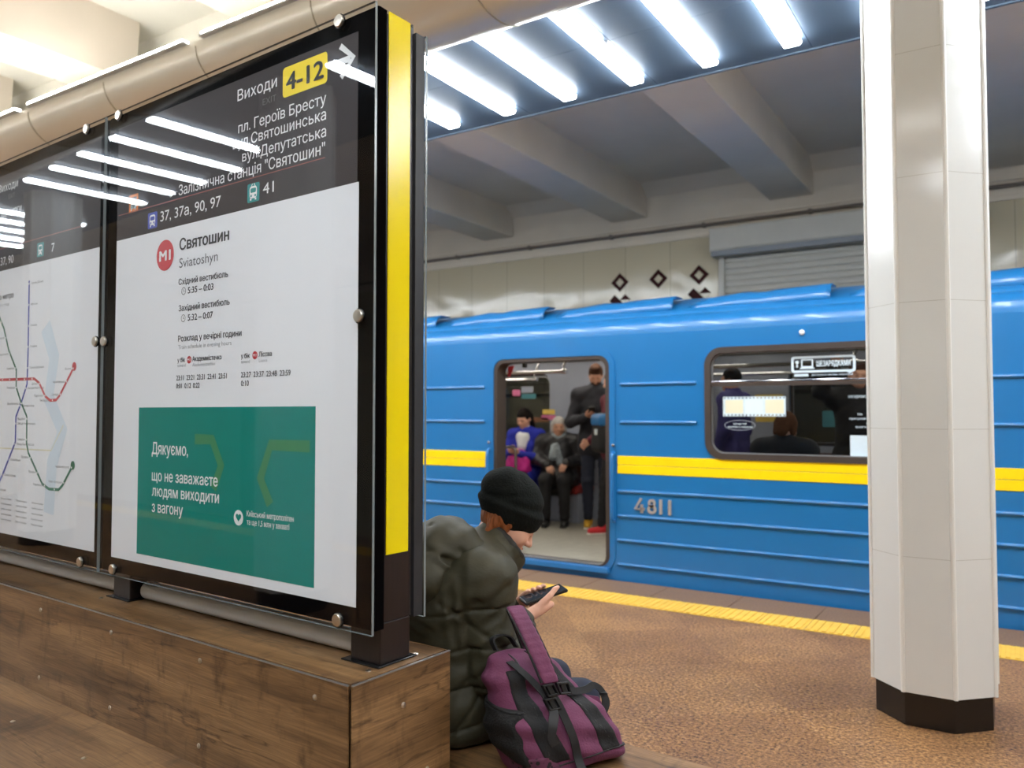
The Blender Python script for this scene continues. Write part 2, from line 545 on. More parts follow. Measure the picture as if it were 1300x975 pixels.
def tag(o, label=None, cat=None, group=None, kind=None):
    if label: o['label'] = label
    if cat: o['category'] = cat
    if group: o['group'] = group
    if kind: o['kind'] = kind
    return o

def T(x, y, z, rz=0):
    return Matrix.Translation((x, y, z)) @ Matrix.Rotation(rz, 4, 'Z')

def copy_tree(o, parent=None):
    c = o.copy(); COL.objects.link(c); c.parent = parent
    for ch in list(o.children): copy_tree(ch, c)
    return c

# flat shapes with holes, through a filled 2-D curve
def rrect(x0, x1, y0, y1, r=0.0, n=6):
    if r <= 0: return [(x0, y0), (x1, y0), (x1, y1), (x0, y1)]
    out = []
    for cx, cy, a in ((x1 - r, y0 + r, -90), (x1 - r, y1 - r, 0), (x0 + r, y1 - r, 90), (x0 + r, y0 + r, 180)):
        for k in range(n + 1):
            t = R(a + 90 * k / n)
            out.append((cx + r * math.cos(t), cy + r * math.sin(t)))
    return out

def circ(cx, cy, r, n=32, ry=None):
    return [(cx + r * math.cos(2 * math.pi * k / n), cy + (ry or r) * math.sin(2 * math.pi * k / n)) for k in range(n)]

def line_poly(pts, w):
    """thick polyline outline"""
    L, Rr = [], []
    n = len(pts)
    for i in range(n):
        a = Vector(pts[max(i - 1, 0)]); b = Vector(pts[min(i + 1, n - 1)])
        d = (b - a).normalized(); nn = Vector((-d.y, d.x)) * w / 2
        p = Vector(pts[i])
        L.append(tuple(p + nn)); Rr.append(tuple(p - nn))
    return L + Rr[::-1]

def flat_mesh(outlines, depth=0.0, mtx=None):
    cu = bpy.data.curves.new('tmp', 'CURVE')
    cu.dimensions = '2D'; cu.fill_mode = 'BOTH'; cu.extrude = depth
    for pts in outlines:
        sp = cu.splines.new('POLY')
        sp.points.add(len(pts) - 1)
        for p, q in zip(sp.points, pts): p.co = (q[0], q[1], 0, 1)
        sp.use_cyclic_u = True
    o = bpy.data.objects.new('tmp', cu)
    me = bpy.data.meshes.new_from_object(o)
    bpy.data.objects.remove(o); bpy.data.curves.remove(cu)
    if mtx is not None: me.transform(mtx)
    return me

def area2(p):
    return sum(p[i - 1][0] * p[i][1] - p[i][0] * p[i - 1][1] for i in range(len(p)))

def inside(pt, poly):
    x, y = pt; c = False
    for i in range(len(poly)):
        x0, y0 = poly[i - 1]; x1, y1 = poly[i]
        if (y0 > y) != (y1 > y) and x < (x1 - x0) * (y - y0) / (y1 - y0) + x0: c = not c
    return c

def simple_loops(p):
    """split a self-crossing outline into simple loops"""
    n = len(p)
    for i in range(n):
        ax, ay = p[i]; bx, by = p[(i + 1) % n]
        for j in range(i + 2, n):
            if i == 0 and j == n - 1: continue
            cx, cy = p[j]; dx, dy = p[(j + 1) % n]
            den = (bx - ax) * (dy - cy) - (by - ay) * (dx - cx)
            if abs(den) < 1e-12: continue
            t = ((cx - ax) * (dy - cy) - (cy - ay) * (dx - cx)) / den
            u = ((cx - ax) * (by - ay) - (cy - ay) * (bx - ax)) / den
            if 1e-6 < t < 1 - 1e-6 and 1e-6 < u < 1 - 1e-6:
                q = (ax + t * (bx - ax), ay + t * (by - ay))
                return simple_loops(p[:i + 1] + [q] + p[j + 1:]) + simple_loops([q] + p[i + 1:j + 1])
    return [p]

GLYPHS = {}
def glyph(ch):
    """outlines of one character: strokes that overlap are filled apart, counters cut out of their own stroke"""
    if ch in GLYPHS: return GLYPHS[ch]
    cu = bpy.data.curves.new('tmp', 'FONT')
    cu.body = ch + '|'; cu.size = 1.0
    o = bpy.data.objects.new('tmp', cu); COL.objects.link(o)
    cv = o.to_curve(bpy.context.evaluated_depsgraph_get())
    loops = []
    for sp in cv.splines:
        pts = []
        if sp.type == 'BEZIER':
            bp = sp.bezier_points
            for k in range(len(bp)):
                a = bp[k]; b = bp[(k + 1) % len(bp)]
                p0, p1, p2, p3 = a.co, a.handle_right, b.handle_left, b.co
                straight = (p1 - p0).cross(p3 - p0).length < 1e-6 and (p2 - p0).cross(p3 - p0).length < 1e-6
                for t in ((0,) if straight else (0, .25, .5, .75)):
                    q = p0 * (1 - t) ** 3 + p1 * 3 * t * (1 - t) ** 2 + p2 * 3 * t * t * (1 - t) + p3 * t ** 3
                    pts.append((q.x, q.y))
        else:
            pts = [(p.co[0], p.co[1]) for p in sp.points]
        if len(pts) > 2: loops.append(pts)
    o.to_curve_clear()
    bpy.data.objects.remove(o); bpy.data.curves.remove(cu)
    bar = max(loops, key=lambda p: min(q[0] for q in p))          # the trailing | gives the advance
    adv = min(q[0] for q in bar)
    loops = [q for p in loops if p is not bar for q in simple_loops(p) if abs(area2(q)) > 1e-5]
    sg = 1 if not loops or area2(max(loops, key=lambda p: abs(area2(p)))) > 0 else -1
    outer = [p for p in loops if area2(p) * sg > 0]
    holes = [p for p in loops if area2(p) * sg <= 0]
    sets = [[p] + [h for h in holes if inside(h[0], p)] for p in outer]
    GLYPHS[ch] = (sets, adv)
    return GLYPHS[ch]

BAR0 = None
def text_mesh(txt, u, v, width, cap, bold=0.0, depth=0.0, align=None):
    """a line of lettering fitted to a width and cap height; baseline starts at (u, v)"""
    global BAR0
    if BAR0 is None: BAR0 = glyph('||')[1] - glyph('|')[1]
    sets = []; x = 0.0
    for ch in txt:
        if ch == ' ':
            x += .26; continue
        g, adv = glyph(ch)
        lsb = glyph('|')[1] - BAR0
        for st in g: sets.append([[(p[0] + x, p[1]) for p in lp] for lp in st])
        x += adv - lsb
    allx = [p[0] for st in sets for p in st[0]]
    x0, x1 = min(allx), max(allx)
    sy = cap / 0.727
    sx = (width / (x1 - x0)) if width else sy
    mes = []
    offs = [(0, 0)] if bold <= 0 else [(-bold, 0), (bold, 0), (0, bold * .6), (0, -bold * .6)]
    for ci, (ox, oy) in enumerate(offs):
        for si, st in enumerate(sets):      # overlapping strokes lie a hair apart, like layers of ink
            mes.append(flat_mesh([[((p[0] + ox - x0) * sx + u, (p[1] + oy) * sy + v) for p in lp] for lp in st], 0, Matrix.Translation((0, 0, ci * 1e-4 + (si % 4) * 2.5e-5))))
    return join_meshes(mes)

def join_meshes(mes, mtxs=None):
    bm = bmesh.new()
    for i, me in enumerate(mes):
        if mtxs is not None and mtxs[i] is not None: me.transform(mtxs[i])
        bm.from_mesh(me)
        bpy.data.meshes.remove(me)
    out = bpy.data.meshes.new('joined')
    bm.to_mesh(out); bm.free()
    return out

# 2-D (u, v) drawn on a vertical plane facing -Y at depth d
def upright(d):
    return Matrix(((1, 0, 0, 0), (0, 0, -1, d), (0, 1, 0, 0), (0, 0, 0, 1)))

# ------------------------------------------------------------------ implicit surfaces for bodies, cloth and bags
class SDF:
    def __init__(s):
        s.ops = []
    def _reg(s, f, lo, hi, k, mode):
        s.ops.append((f, np.array(lo, float), np.array(hi, float), k, mode)); return s
    def cone(s, a, b, r0, r1=None, k=0.02, mode='add'):
        r1 = r0 if r1 is None else r1
        a = np.array(a, float); b = np.array(b, float)
        ab = b - a; L2 = float(ab @ ab) + 1e-12
        def f(X, Y, Z):
            px, py, pz = X - a[0], Y - a[1], Z - a[2]
            t = np.clip((px * ab[0] + py * ab[1] + pz * ab[2]) / L2, 0, 1)
            return np.sqrt((px - t * ab[0]) ** 2 + (py - t * ab[1]) ** 2 + (pz - t * ab[2]) ** 2) - (r0 + (r1 - r0) * t)
        m = max(r0, r1)
        return s._reg(f, np.minimum(a, b) - m, np.maximum(a, b) + m, k, mode)
    def ball(s, c, r, k=0.02, mode='add'):
        return s.cone(c, c, r, r, k, mode)
    def ell(s, c, r, rot=None, k=0.02, mode='add'):
        c = np.array(c, float); r = np.array(r, float)
        Rm = np.eye(3) if rot is None else np.array(rot, float)   # columns: local axes in world
        def f(X, Y, Z):
            px, py, pz = X - c[0], Y - c[1], Z - c[2]
            q = [(px * Rm[0, i] + py * Rm[1, i] + pz * Rm[2, i]) for i in range(3)]
            k0 = np.sqrt(sum((q[i] / r[i]) ** 2 for i in range(3)))
            k1 = np.sqrt(sum((q[i] / r[i] ** 2) ** 2 for i in range(3))) + 1e-9
            return k0 * (k0 - 1) / k1
        ext = np.abs(Rm) @ r
        return s._reg(f, c - ext, c + ext, k, mode)
    def rbox(s, c, h, rad, rot=None, k=0.02, mode='add', taper=0.0):
        c = np.array(c, float); h = np.array(h, float)
        Rm = np.eye(3) if rot is None else np.array(rot, float)
        def f(X, Y, Z):
            px, py, pz = X - c[0], Y - c[1], Z - c[2]
            q = [(px * Rm[0, i] + py * Rm[1, i] + pz * Rm[2, i]) for i in range(3)]
            w = 1 - taper * np.clip(q[2] / h[2], -1, 1)
            d = [np.abs(q[0]) - h[0] * w + rad, np.abs(q[1]) - h[1] * w + rad, np.abs(q[2]) - h[2] + rad]
            out = np.sqrt(np.maximum(d[0], 0) ** 2 + np.maximum(d[1], 0) ** 2 + np.maximum(d[2], 0) ** 2)
            return out + np.minimum(np.maximum(np.maximum(d[0], d[1]), d[2]), 0) - rad
        ext = np.abs(Rm) @ (h * (1 + abs(taper)))
        return s._reg(f, c - ext, c + ext, k, mode)
    def half(s, p, n, k=0.004):
        """keep the side the normal n points away from (cut away n side)"""
        p = np.array(p, float); n = np.array(n, float); n = n / np.linalg.norm(n)
        s.ops.append((lambda X, Y, Z: (X - p[0]) * n[0] + (Y - p[1]) * n[1] + (Z - p[2]) * n[2], None, None, k, 'int'))
        return s
    def fn(s, f, mode='disp', k=0.004):
        s.ops.append((f, None, None, k, mode)); return s
    def mesh(s, h, name='sdf', pad=0.03, relax=1):
        lo = np.min([o[1] for o in s.ops if o[4] == 'add'], axis=0) - pad
        hi = np.max([o[2] for o in s.ops if o[4] == 'add'], axis=0) + pad
        n = np.maximum(np.ceil((hi - lo) / h).astype(int) + 1, 4)
        xs, ys, zs = [(lo[i] + h * np.arange(n[i])).astype(np.float32) for i in range(3)]
        D = np.full(tuple(n), 0.5, np.float32)
        for f, a, b, k, mode in s.ops:
            if a is not None:
                m = k + 4 * h
                i0 = np.clip(np.floor((a - m - lo) / h).astype(int), 0, n - 1)
                i1 = np.clip(np.ceil((b + m - lo) / h).astype(int) + 1, 1, n)
            else:
                i0 = np.zeros(3, int); i1 = n
            sl = tuple(slice(i0[q], i1[q]) for q in range(3))
            X = xs[sl[0]][:, None, None]; Y = ys[sl[1]][None, :, None]; Z = zs[sl[2]][None, None, :]
            cur = D[sl]
            v = np.asarray(f(X, Y, Z), np.float32)
            if mode == 'add':
                hh = np.clip(0.5 + 0.5 * (cur - v) / k, 0, 1)
                D[sl] = cur * (1 - hh) + v * hh - k * hh * (1 - hh)
            elif mode == 'sub':
                v = -v
                hh = np.clip(0.5 - 0.5 * (cur - v) / k, 0, 1)
                D[sl] = cur * (1 - hh) + v * hh + k * hh * (1 - hh)
            elif mode == 'int':
                hh = np.clip(0.5 - 0.5 * (cur - v) / k, 0, 1)
                D[sl] = cur * (1 - hh) + v * hh + k * hh * (1 - hh)
            elif mode == 'disp':
                D[sl] = cur + v
        return surface_nets(D, lo, h, name, relax)

def surface_nets(D, lo, h, name, relax=1):
    S = D < 0
    nx, ny, nz = D.shape
    C8 = [(i, j, k) for i in (0, 1) for j in (0, 1) for k in (0, 1)]
    cs = [S[i:nx - 1 + i, j:ny - 1 + j, k:nz - 1 + k] for i, j, k in C8]
    anyc = cs[0].copy(); allc = cs[0].copy()
    for c in cs[1:]:
        anyc |= c; allc &= c
    act = anyc & ~allc
    idx = np.argwhere(act)
    ids = np.full(act.shape, -1, np.int64)
    ids[act] = np.arange(len(idx))
    acc = np.zeros((len(idx), 3)); cnt = np.zeros(len(idx))
    for a in range(8):
        for b in range(a + 1, 8):
            da = np.array(C8[a]); db = np.array(C8[b])
            if np.abs(da - db).sum() != 1: continue
            ia = idx + da; ib = idx + db
            va = D[ia[:, 0], ia[:, 1], ia[:, 2]]; vb = D[ib[:, 0], ib[:, 1], ib[:, 2]]
            cr = (va < 0) != (vb < 0)
            t = np.where(cr, va / np.where(cr, va - vb, 1), 0)
            acc += np.where(cr[:, None], ia + t[:, None] * (db - da), 0); cnt += cr
    V = lo + h * acc / np.maximum(cnt, 1)[:, None]
    quads = []
    for ax in range(3):
        a1, a2 = (ax + 1) % 3, (ax + 2) % 3
        s0 = [slice(None)] * 3; s1 = [slice(None)] * 3
        s0[ax] = slice(0, -1); s1[ax] = slice(1, None)
        ch = S[tuple(s0)] != S[tuple(s1)]
        e = np.argwhere(ch)
        ok = (e[:, a1] > 0) & (e[:, a2] > 0) & (e[:, a1] < D.shape[a1] - 1) & (e[:, a2] < D.shape[a2] - 1)
        e = e[ok]
        ins = S[e[:, 0], e[:, 1], e[:, 2]]
        o1 = np.zeros(3, int); o1[a1] = 1
        o2 = np.zeros(3, int); o2[a2] = 1
        c = [e, e - o1, e - o1 - o2, e - o2]
        q = np.stack([ids[x[:, 0], x[:, 1], x[:, 2]] for x in c], 1)
        q[~ins] = q[~ins][:, ::-1]
        quads.append(q)
    Q = np.concatenate(quads)
    Q = Q[(Q >= 0).all(1)]
    for _ in range(relax):
        nb = np.zeros_like(V); nc = np.zeros(len(V))
        for i in range(4):
            a, b = Q[:, i], Q[:, (i + 1) % 4]
            np.add.at(nb, a, V[b]); np.add.at(nb, b, V[a])
            np.add.at(nc, a, 1); np.add.at(nc, b, 1)
        V = V * 0.5 + 0.5 * nb / np.maximum(nc, 1)[:, None]
    me = bpy.data.meshes.new(name)
    me.vertices.add(len(V)); me.vertices.foreach_set('co', V.astype(np.float32).ravel())
    me.loops.add(len(Q) * 4); me.loops.foreach_set('vertex_index', Q.astype(np.int32).ravel())
    me.polygons.add(len(Q))
    me.polygons.foreach_set('loop_start', (np.arange(len(Q)) * 4).astype(np.int32))
    me.update(calc_edges=True)
    me.validate()
    me.shade_smooth()
    return me

# ================================================================== THE STATION
YC = 1.58                      # centre line of the island platform
def mirY(y): return 2 * YC - y
def mirU(y): return 3.90 - y      # the opposite cornice, lamp panels and lamps
XL, XR = -15.0, 6.6
EDGE = 6.11
def struct(o):
    o['kind'] = 'structure'; return o

floor = struct(MB().box(XL, XR, mirY(EDGE) + .42, EDGE - .42, -1.1, 0).build('floor', M['floor']))
for nm, y0, y1 in (('trim_1', EDGE - .42, EDGE), ('trim_2', mirY(EDGE), mirY(EDGE) + .42)):
    b = MB()
    x = XL
    while x < XR - .01:
        b.box(x + .002, min(x + .6, XR) - .002, y0 + .002, y1, -1.1, 0)
        x += .6
    struct(b.build(nm, M['edge_slab'], bevel=0.003))
# tactile strips, ridged tiles
for nm, y0 in (('trim_3', 5.365), ('trim_4', mirY(5.365) - .30)):
    b = MB()
    x = XL
    while x < XR - .3:
        b.box(x + .002, x + .298, y0, y0 + .30, 0.0005, .004)
        if -7 < x < 2:
            for k in range(6):
                b.box(x + .012 + .048 * k, x + .038 + .048 * k, y0 + .012, y0 + .288, .004, .009)
        x += .3
    struct(b.build(nm, M['tactile'], bevel=0.002))
# track beds and rails
for nm, y0, y1 in (('ground_1', EDGE, 9.6), ('ground_2', mirY(9.6), mirY(EDGE))):
    struct(MB().box(XL, XR, y0, y1, -1.35, -1.1).build(nm, M['track_dark']))
for nm, yy in (('trim_5', 6.75), ('trim_6', 8.27), ('trim_7', mirY(6.75)), ('trim_8', mirY(8.27))):
    struct(MB().prism([(yy - .06, -1.1), (yy + .06, -1.1), (yy + .06, -1.085), (yy + .012, -1.06), (yy + .012, -.985), (yy + .036, -.975), (yy + .036, -.945), (yy - .036, -.945), (yy - .036, -.975), (yy - .012, -.985), (yy - .012, -1.06), (yy - .06, -1.085)], 'x', XL, XR).build(nm, M['rail_steel']))

# ceilings
struct(MB().box(XL, XR, mirU(4.06), 4.06, 4.62, 4.8).build('ceiling', M['hall_white']))
for nm, y0, y1 in (('ceiling_far_track', 4.03, 9.75), ('ceiling_near_track', mirY(9.75), mirU(4.03))):
    struct(MB().box(XL, XR, y0, y1, 4.34, 4.5).build(nm, M['plaster']))
# risers close the step between the hall ceiling and the lower track ceilings
for nm, y0, y1 in (('ceiling_riser_far', 4.0, 4.06), ('ceiling_riser_near', mirU(4.06), mirU(4.0))):
    struct(MB().box(XL, XR, y0, y1, 4.34, 4.8).build(nm, M['hall_white']))
# cross beams, over the tracks and over the hall
BX = [-4.29 + 2.07 * k for k in range(-5, 6)]
for i, bx in enumerate(BX):
    for side, y0, y1 in (('far', 3.78, 9.6), ('near', mirY(9.6), mirU(3.78))):
        struct(MB().box(bx - .25, bx + .25, y0, y1, 3.935, 4.36).build('beam_%s_%d' % (side, i + 1), M['plaster_beam'], bevel=0.012))
    struct(MB().prism([(bx - .25, 4.13), (bx + .25, 4.13), (bx + .30, 4.64), (bx - .30, 4.64)], 'y', mirU(3.78), 3.78).build('beam_hall_%d' % (i + 1), M['hall_beam']))

# end walls of the hall
struct(MB().box(XL - .2, XL, mirY(9.8), 9.8, -1.3, 4.8).build('wall_left', M['plaster']))
struct(MB().box(XR, XR + .2, mirY(9.8), 9.8, -1.3, 4.8).build('wall_right', M['plaster']))
# track walls: glazed cladding below, plaster above with haunch
for nm, s in (('far', 1), ('near', -1)):
    yy = lambda v: v if s > 0 else mirY(v)
    a, b_ = sorted((yy(9.6), yy(9.85)))
    struct(MB().box(XL, XR, a, b_, -1.3, 4.5).build('wall_' + nm, M['plaster']))
    a, b_ = sorted((yy(9.572), yy(9.6)))
    struct(MB().box(XL, XR, a, b_, -1.1, 3.585).build('wall_cladding_' + nm, M['wall_tile']))
    a, b_ = sorted((yy(9.55), yy(9.6)))
    struct(MB().box(XL, XR, a, b_, 3.585, 3.64).build('trim_plaster_ledge_' + nm, M['plaster'], bevel=0.01))
    struct(MB().prism([(yy(9.6), 4.34), (yy(9.38), 4.34), (yy(9.6), 4.20)], 'x', XL, XR).build('trim_haunch_' + nm, M['plaster']))
    # conduit along the wall
    struct(MB().tube([(XL, yy(9.57), 3.80), (XR, yy(9.57), 3.80)], .012, 8).build('trim_upper_line_' + nm, M['plaster']))
    cd = MB().tube([(XL, yy(9.555), 3.735), (XR, yy(9.555), 3.735)], .022, 10, True)
    x = XL + .3
    while x < XR:
        cd.box(x - .02, x + .02, *sorted((yy(9.53), yy(9.6))), 3.71, 3.762); x += 1.27
    struct(cd.build('trim_conduit_' + nm, M['grey_plastic'], smooth=True))

# ornament on the cladding: maroon rhombs and chevrons
def ornament(name, x, z, s, rows):
    out = []
    def rh(cx, cz, r, hole):
        o = [[(cx - r, cz), (cx, cz - r), (cx + r, cz), (cx, cz + r)]]
        if hole: o.append([(cx - r * .48, cz), (cx, cz - r * .48), (cx + r * .48, cz), (cx, cz + r * .48)])
        return o
    fl = []
    for r in rows:
        if r == 'D': fl += rh(x, z, .125, True)
        if r == 'S': fl += rh(x, z, .115, False)
        if r == 'V':
            fl += rh(x - .075, z, .075, False)
            fl += rh(x + .075, z, .075, False)
            fl.append([(x, z - .15), (x + .075, z - .075), (x, z), (x - .075, z - .075)])
        z -= .235 if r != 'V' else .30
    yw = 9.568 if s > 0 else mirY(9.568)
    m = Matrix(((1, 0, 0, 0), (0, 0, -1, yw), (0, 1, 0, 0), (0, 0, 0, 1)))
    o = link(name, flat_mesh(fl, .004, m), M['maroon'])
    return struct(o)
k = 0
for cx in (-3.88, -.2 - .55 + .38, -9.3, -12.6):
    for dx, rows in ((-.54, 'DVVDVVD'), (0, 'D_DSDSDS'), (.54, 'DVVDVVD')):
        for s in (1, -1):
            k += 1
            rr = rows if cx != -.2 - .55 + .38 else 'SVVDVV'
            if cx > -1 and dx > .3: continue
            ornament('trim_ornament_%d' % k, cx + dx, 3.12, s, rr)

# roller shutter box on the far wall
sh = empty('roller_shutter', T(-1.7, 9.57, 0))
tag(sh, 'pale grey closed roller shutter with box housing high on the tiled track wall', 'roller shutter')
MB().prism([(0, 3.29), (-.20, 3.29), (-.27, 3.36), (-.27, 3.62), (0, 3.66)], 'x', -1.42, 1.30).build('housing', [M['shutter']], sh, bevel=.01)
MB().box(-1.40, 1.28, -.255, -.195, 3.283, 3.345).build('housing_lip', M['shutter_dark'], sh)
b = MB()
prof = []
for k in range(22):
    z = 3.29 - k * .075
    prof += [(-.055, z), (-.072, z - .02), (-.072, z - .055), (-.055, z - .07)]
b.sheet(prof, 'x', -1.30, 1.2)
b.build('slat_curtain', M['shutter'], sh)
for x in (-1.36, 1.20):
    MB().box(x, x + .07, -.10, 0, 1.6, 3.29).build('guide_rail', M['shutter'], sh, bevel=.006)

# cream metal cornices with seams, both sides of the hall
CY, CZ, CA, CB = 3.43, 3.72, .34, .24
for side in (1, -1):
    prof = []
    for k in range(25):
        t = math.pi + math.pi * k / 24
        y = CY + CA * math.cos(t)
        prof.append((y if side > 0 else mirU(y), CZ + CB * math.sin(t)))
    prof.append((prof[-1][0], CZ + .03)); prof.insert(0, (prof[0][0], CZ + .03))
    b = MB().sheet(prof, 'x', XL, XR)
    o = struct(b.build('trim_cornice_' + ('far' if side > 0 else 'near'), M['cornice'], smooth='full'))
    x = XL + .35
    b = MB()
    while x < XR:
        pts = [(x, CY + (CA + .001) * math.cos(t) if side > 0 else mirU(CY + (CA + .001) * math.cos(t)), CZ + (CB + .001) * math.sin(t)) for t in [math.pi + math.pi * k / 24 for k in range(25)]]
        b.tube(pts, .0045, 6)
        x += 1.03
    struct(b.build('trim_cornice_seams_' + ('far' if side > 0 else 'near'), M['seam'], smooth=True))

# cove light strips lying along the hall edge of each cornice
cove = empty('cove_light', T(-7.9, 0, 0))
MB().box(-.98, .98, -.03, .03, 0, .012).build('housing', M['alu'], cove)
MB().box(-.965, .965, -.024, .024, .012, .03).build('diffuser', M['cove'], cove)
first = True
for side in (1, -1):
    for i in range(10):
        c = cove if first else copy_tree(cove)
        first = False
        x = XL + 1.1 + i * 2.12
        c.location = (x, CY - CA + .0 if side > 0 else mirU(CY - CA), CZ + .031)
        if side > 0:
            tag(c, 'warm white light strip lying on top of the cream cornice behind the board', 'light strip', 'cove lights along the cornices')
        else:
            tag(c, 'warm white light strip on the opposite cornice behind the viewer', 'light strip', 'cove lights along the cornices')

# suspended grey-blue ceiling panels over the platform edges
for side in (1, -1):
    b = MB()
    j = MB()
    y0, y1 = (3.76, 5.345) if side > 0 else (mirU(5.345), mirU(3.76))
    ym = (y0 + y1) / 2 - .02
    x = XL
    i = 0
    while x < XR:
        x2 = min(x + 1.07, XR)
        b.box(x + .002, x2 - .002, y0, ym - .002, 3.775, 3.80)
        b.box(x + .002, x2 - .002, ym + .002, y1, 3.775, 3.80)
        x += 1.07
    yo = y1 if side > 0 else y0
    b.box(XL, XR, *sorted((yo, yo + .02 * side)), 3.765, 3.86)
    struct(b.build('ceiling_panels_' + ('far' if side > 0 else 'near'), M['panel_blue']))
    struct(MB().box(XL, XR, y0 + .02, y1 - .02, 3.795, 3.799).build('ceiling_panel_backing_' + ('far' if side > 0 else 'near'), M['panel_joint']))

# LED tube fixtures under the panels
fx = empty('tube_light', T(0, 0, 0))
MB().box(-.045, .045, -.61, .61, -.016, .0).build('housing', M['white_plastic'], fx, bevel=.004)
b = MB()
pf = [(-.056, -.016), (-.056, -.026), (-.046, -.04), (.046, -.04), (.056, -.026), (.056, -.016)]
b.prism(pf, 'y', -.60, .60)
b.build('diffuser', M['tube'], fx)
ordn = {1: 'second', 2: 'third', 3: 'fourth', 4: 'fifth', 5: 'sixth', 6: 'seventh'}
first = True
for side in (1, -1):
    rowx = [-1.177 - .537 * i for i in range(-9, 21)] if side > 0 else [3.4, 2.7, 2.0, 1.35, .7, .05, -.62, -1.3, -2.0, -2.67, -4.12, -6.05, -6.72, -7.37, -8.0, -8.65, -10.25, -10.77, -11.28, -11.8, -12.3]
    for i, x in enumerate(rowx):
        i -= 9
        c = fx if first else copy_tree(fx)
        first = False
        c.location = (x, 4.565 if side > 0 else mirU(4.565) - (.29 if x == -4.12 else 0), 3.775)
        if side < 0:
            lab = 'white tube light over the opposite platform edge, seen only reflected in the boards'
        elif i < 0:
            lab = 'white tube light hidden behind the white pillar top'
        elif i == 0:
            lab = 'white ceiling tube light nearest the white pillar, cut by the photo top'
        elif i <= 4:
            lab = {1: 'white ceiling tube light second from the pillar, cut by the photo top', 2: 'white ceiling tube light third from the pillar, with a small joint box at its middle',
                   3: 'white ceiling tube light fourth from the pillar, seen whole', 4: 'white ceiling tube light fifth from the pillar, starting at the board edge'}[i]
        elif i == 5:
            lab = 'white ceiling tube light farthest down the row, only its end showing past the board'
        else:
            lab = 'white ceiling tube light hidden behind the information boards'
        tag(c, lab, 'ceiling light', 'tube lights over the platform edges')
        if side > 0 and i == 2:
            MB().box(.03, .064, -.06, .0, -.03, 0).build('joint_box', M['white_plastic'], c, bevel=.003)

# octagonal white pillars with black granite skirting
def octa(cx, cy, ap, z0, z1, b):
    r = ap / math.cos(R(22.5))
    b.prism([(cx + r * math.cos(R(22.5 + 45 * k)), cy + r * math.sin(R(22.5 + 45 * k))) for k in range(8)], 'z', z0, z1)
def pillar(x, y, lab=None):
    root = empty('pillar', T(x, y, 0))
    b = MB(); octa(0, 0, .238, 0, .15, b)
    b.build('skirting', M['skirting'], root, bevel=.002)
    b = MB(); octa(0, 0, .25, .15, 3.80, b)
    b.build('shaft', M['pillar_tile'], root)
    r = .2515 / math.cos(R(22.5))
    b = MB()
    for k in range(8):
        a = R(22.5 + 45 * k)
        b.tube([(r * math.cos(a) * .985, r * math.sin(a) * .985, .15), (r * math.cos(a) * .985, r * math.sin(a) * .985, 3.775)], .0105, 8)
    b.build('corner_bead', M['pillar_trim'], root, smooth=True)
    b = MB()
    for z in (.753, 1.327, 1.901, 2.475, 3.049, 3.6): octa(0, 0, .2506, z - .0013, z + .0013, b)
    b.build('joint_line', M['pillar_joint'], root)
    root['kind'] = 'structure'
    tag(root, lab, 'pillar')
    return root
pillar(-.36, 4.235, 'white octagonal pillar with black skirting at right, in front of the train')
for i in (1, 2, 3):
    pillar(-.33 - 4.25 * i, 4.235, 'white octagonal pillar on the train side hidden behind the boards')
for x in (-4.72, -9.2, -13.6):
    pillar(x, -.53, 'white octagonal pillar of the opposite row, seen only reflected in the boards')

# ================================================================== BENCH AND INFORMATION BOARDS (own frame: u along, d away, z up)
BF = Matrix.Translation((-1.458, 1.553, 0)) @ Matrix.Rotation(R(-3.5), 4, 'Z')
UL = -5.7
bench = empty('bench', BF)
tag(bench, 'brown wood-look bench with a raised middle box carrying the information boards', 'bench')
SEAT_Z, BOX_Z = .36, .72
DN, DF = -.585, .80
MB().box(UL, 1.05, DN, DF, SEAT_Z - .036, SEAT_Z).build('seat', M['wood_seat'], bench, bevel=.0015)
MB().box(UL + .02, 1.03, DN + .05, DF - .05, .0, SEAT_Z - .036).build('base', M['wood_x'], bench)
bx = MB()
bx.box(UL, .034, -.068, .283, SEAT_Z, BOX_Z - .016)
bx.build('box_core', M['gap_black'], bench)
x = .05
while x > UL:
    x2 = max(x - 2.6, UL)
    MB().box(x2 + .001, x - .010 if x > 0 else x - .001, -.082, -.0765, SEAT_Z, BOX_Z - .001).build('front_panel', M['wood_x'], bench, bevel=.001)
    MB().box(x2 + .001, x - .004 if x > 0 else x - .001, .2915, .297, SEAT_Z, BOX_Z - .001).build('rear_panel', M['wood_x'], bench, bevel=.001)
    MB().box(x2 + .001, x - .013 if x > 0 else x - .001, -.0685, .2865, BOX_Z - .014, BOX_Z).build('top_panel', M['wood_top'], bench, bevel=.001)
    x -= 2.6
MB().box(.0445, .05, -.0765, .297, SEAT_Z, BOX_Z - .001).build('end_panel', M['wood_end'], bench, bevel=.001)
e = MB()
e.box(UL, .040, -.0828, -.0765, BOX_Z - .003, BOX_Z - .0004)
e.box(.0445, .0508, -.0765, .297, BOX_Z - .003, BOX_Z - .0004)
e.build('edge_strip', M['alu'], bench)
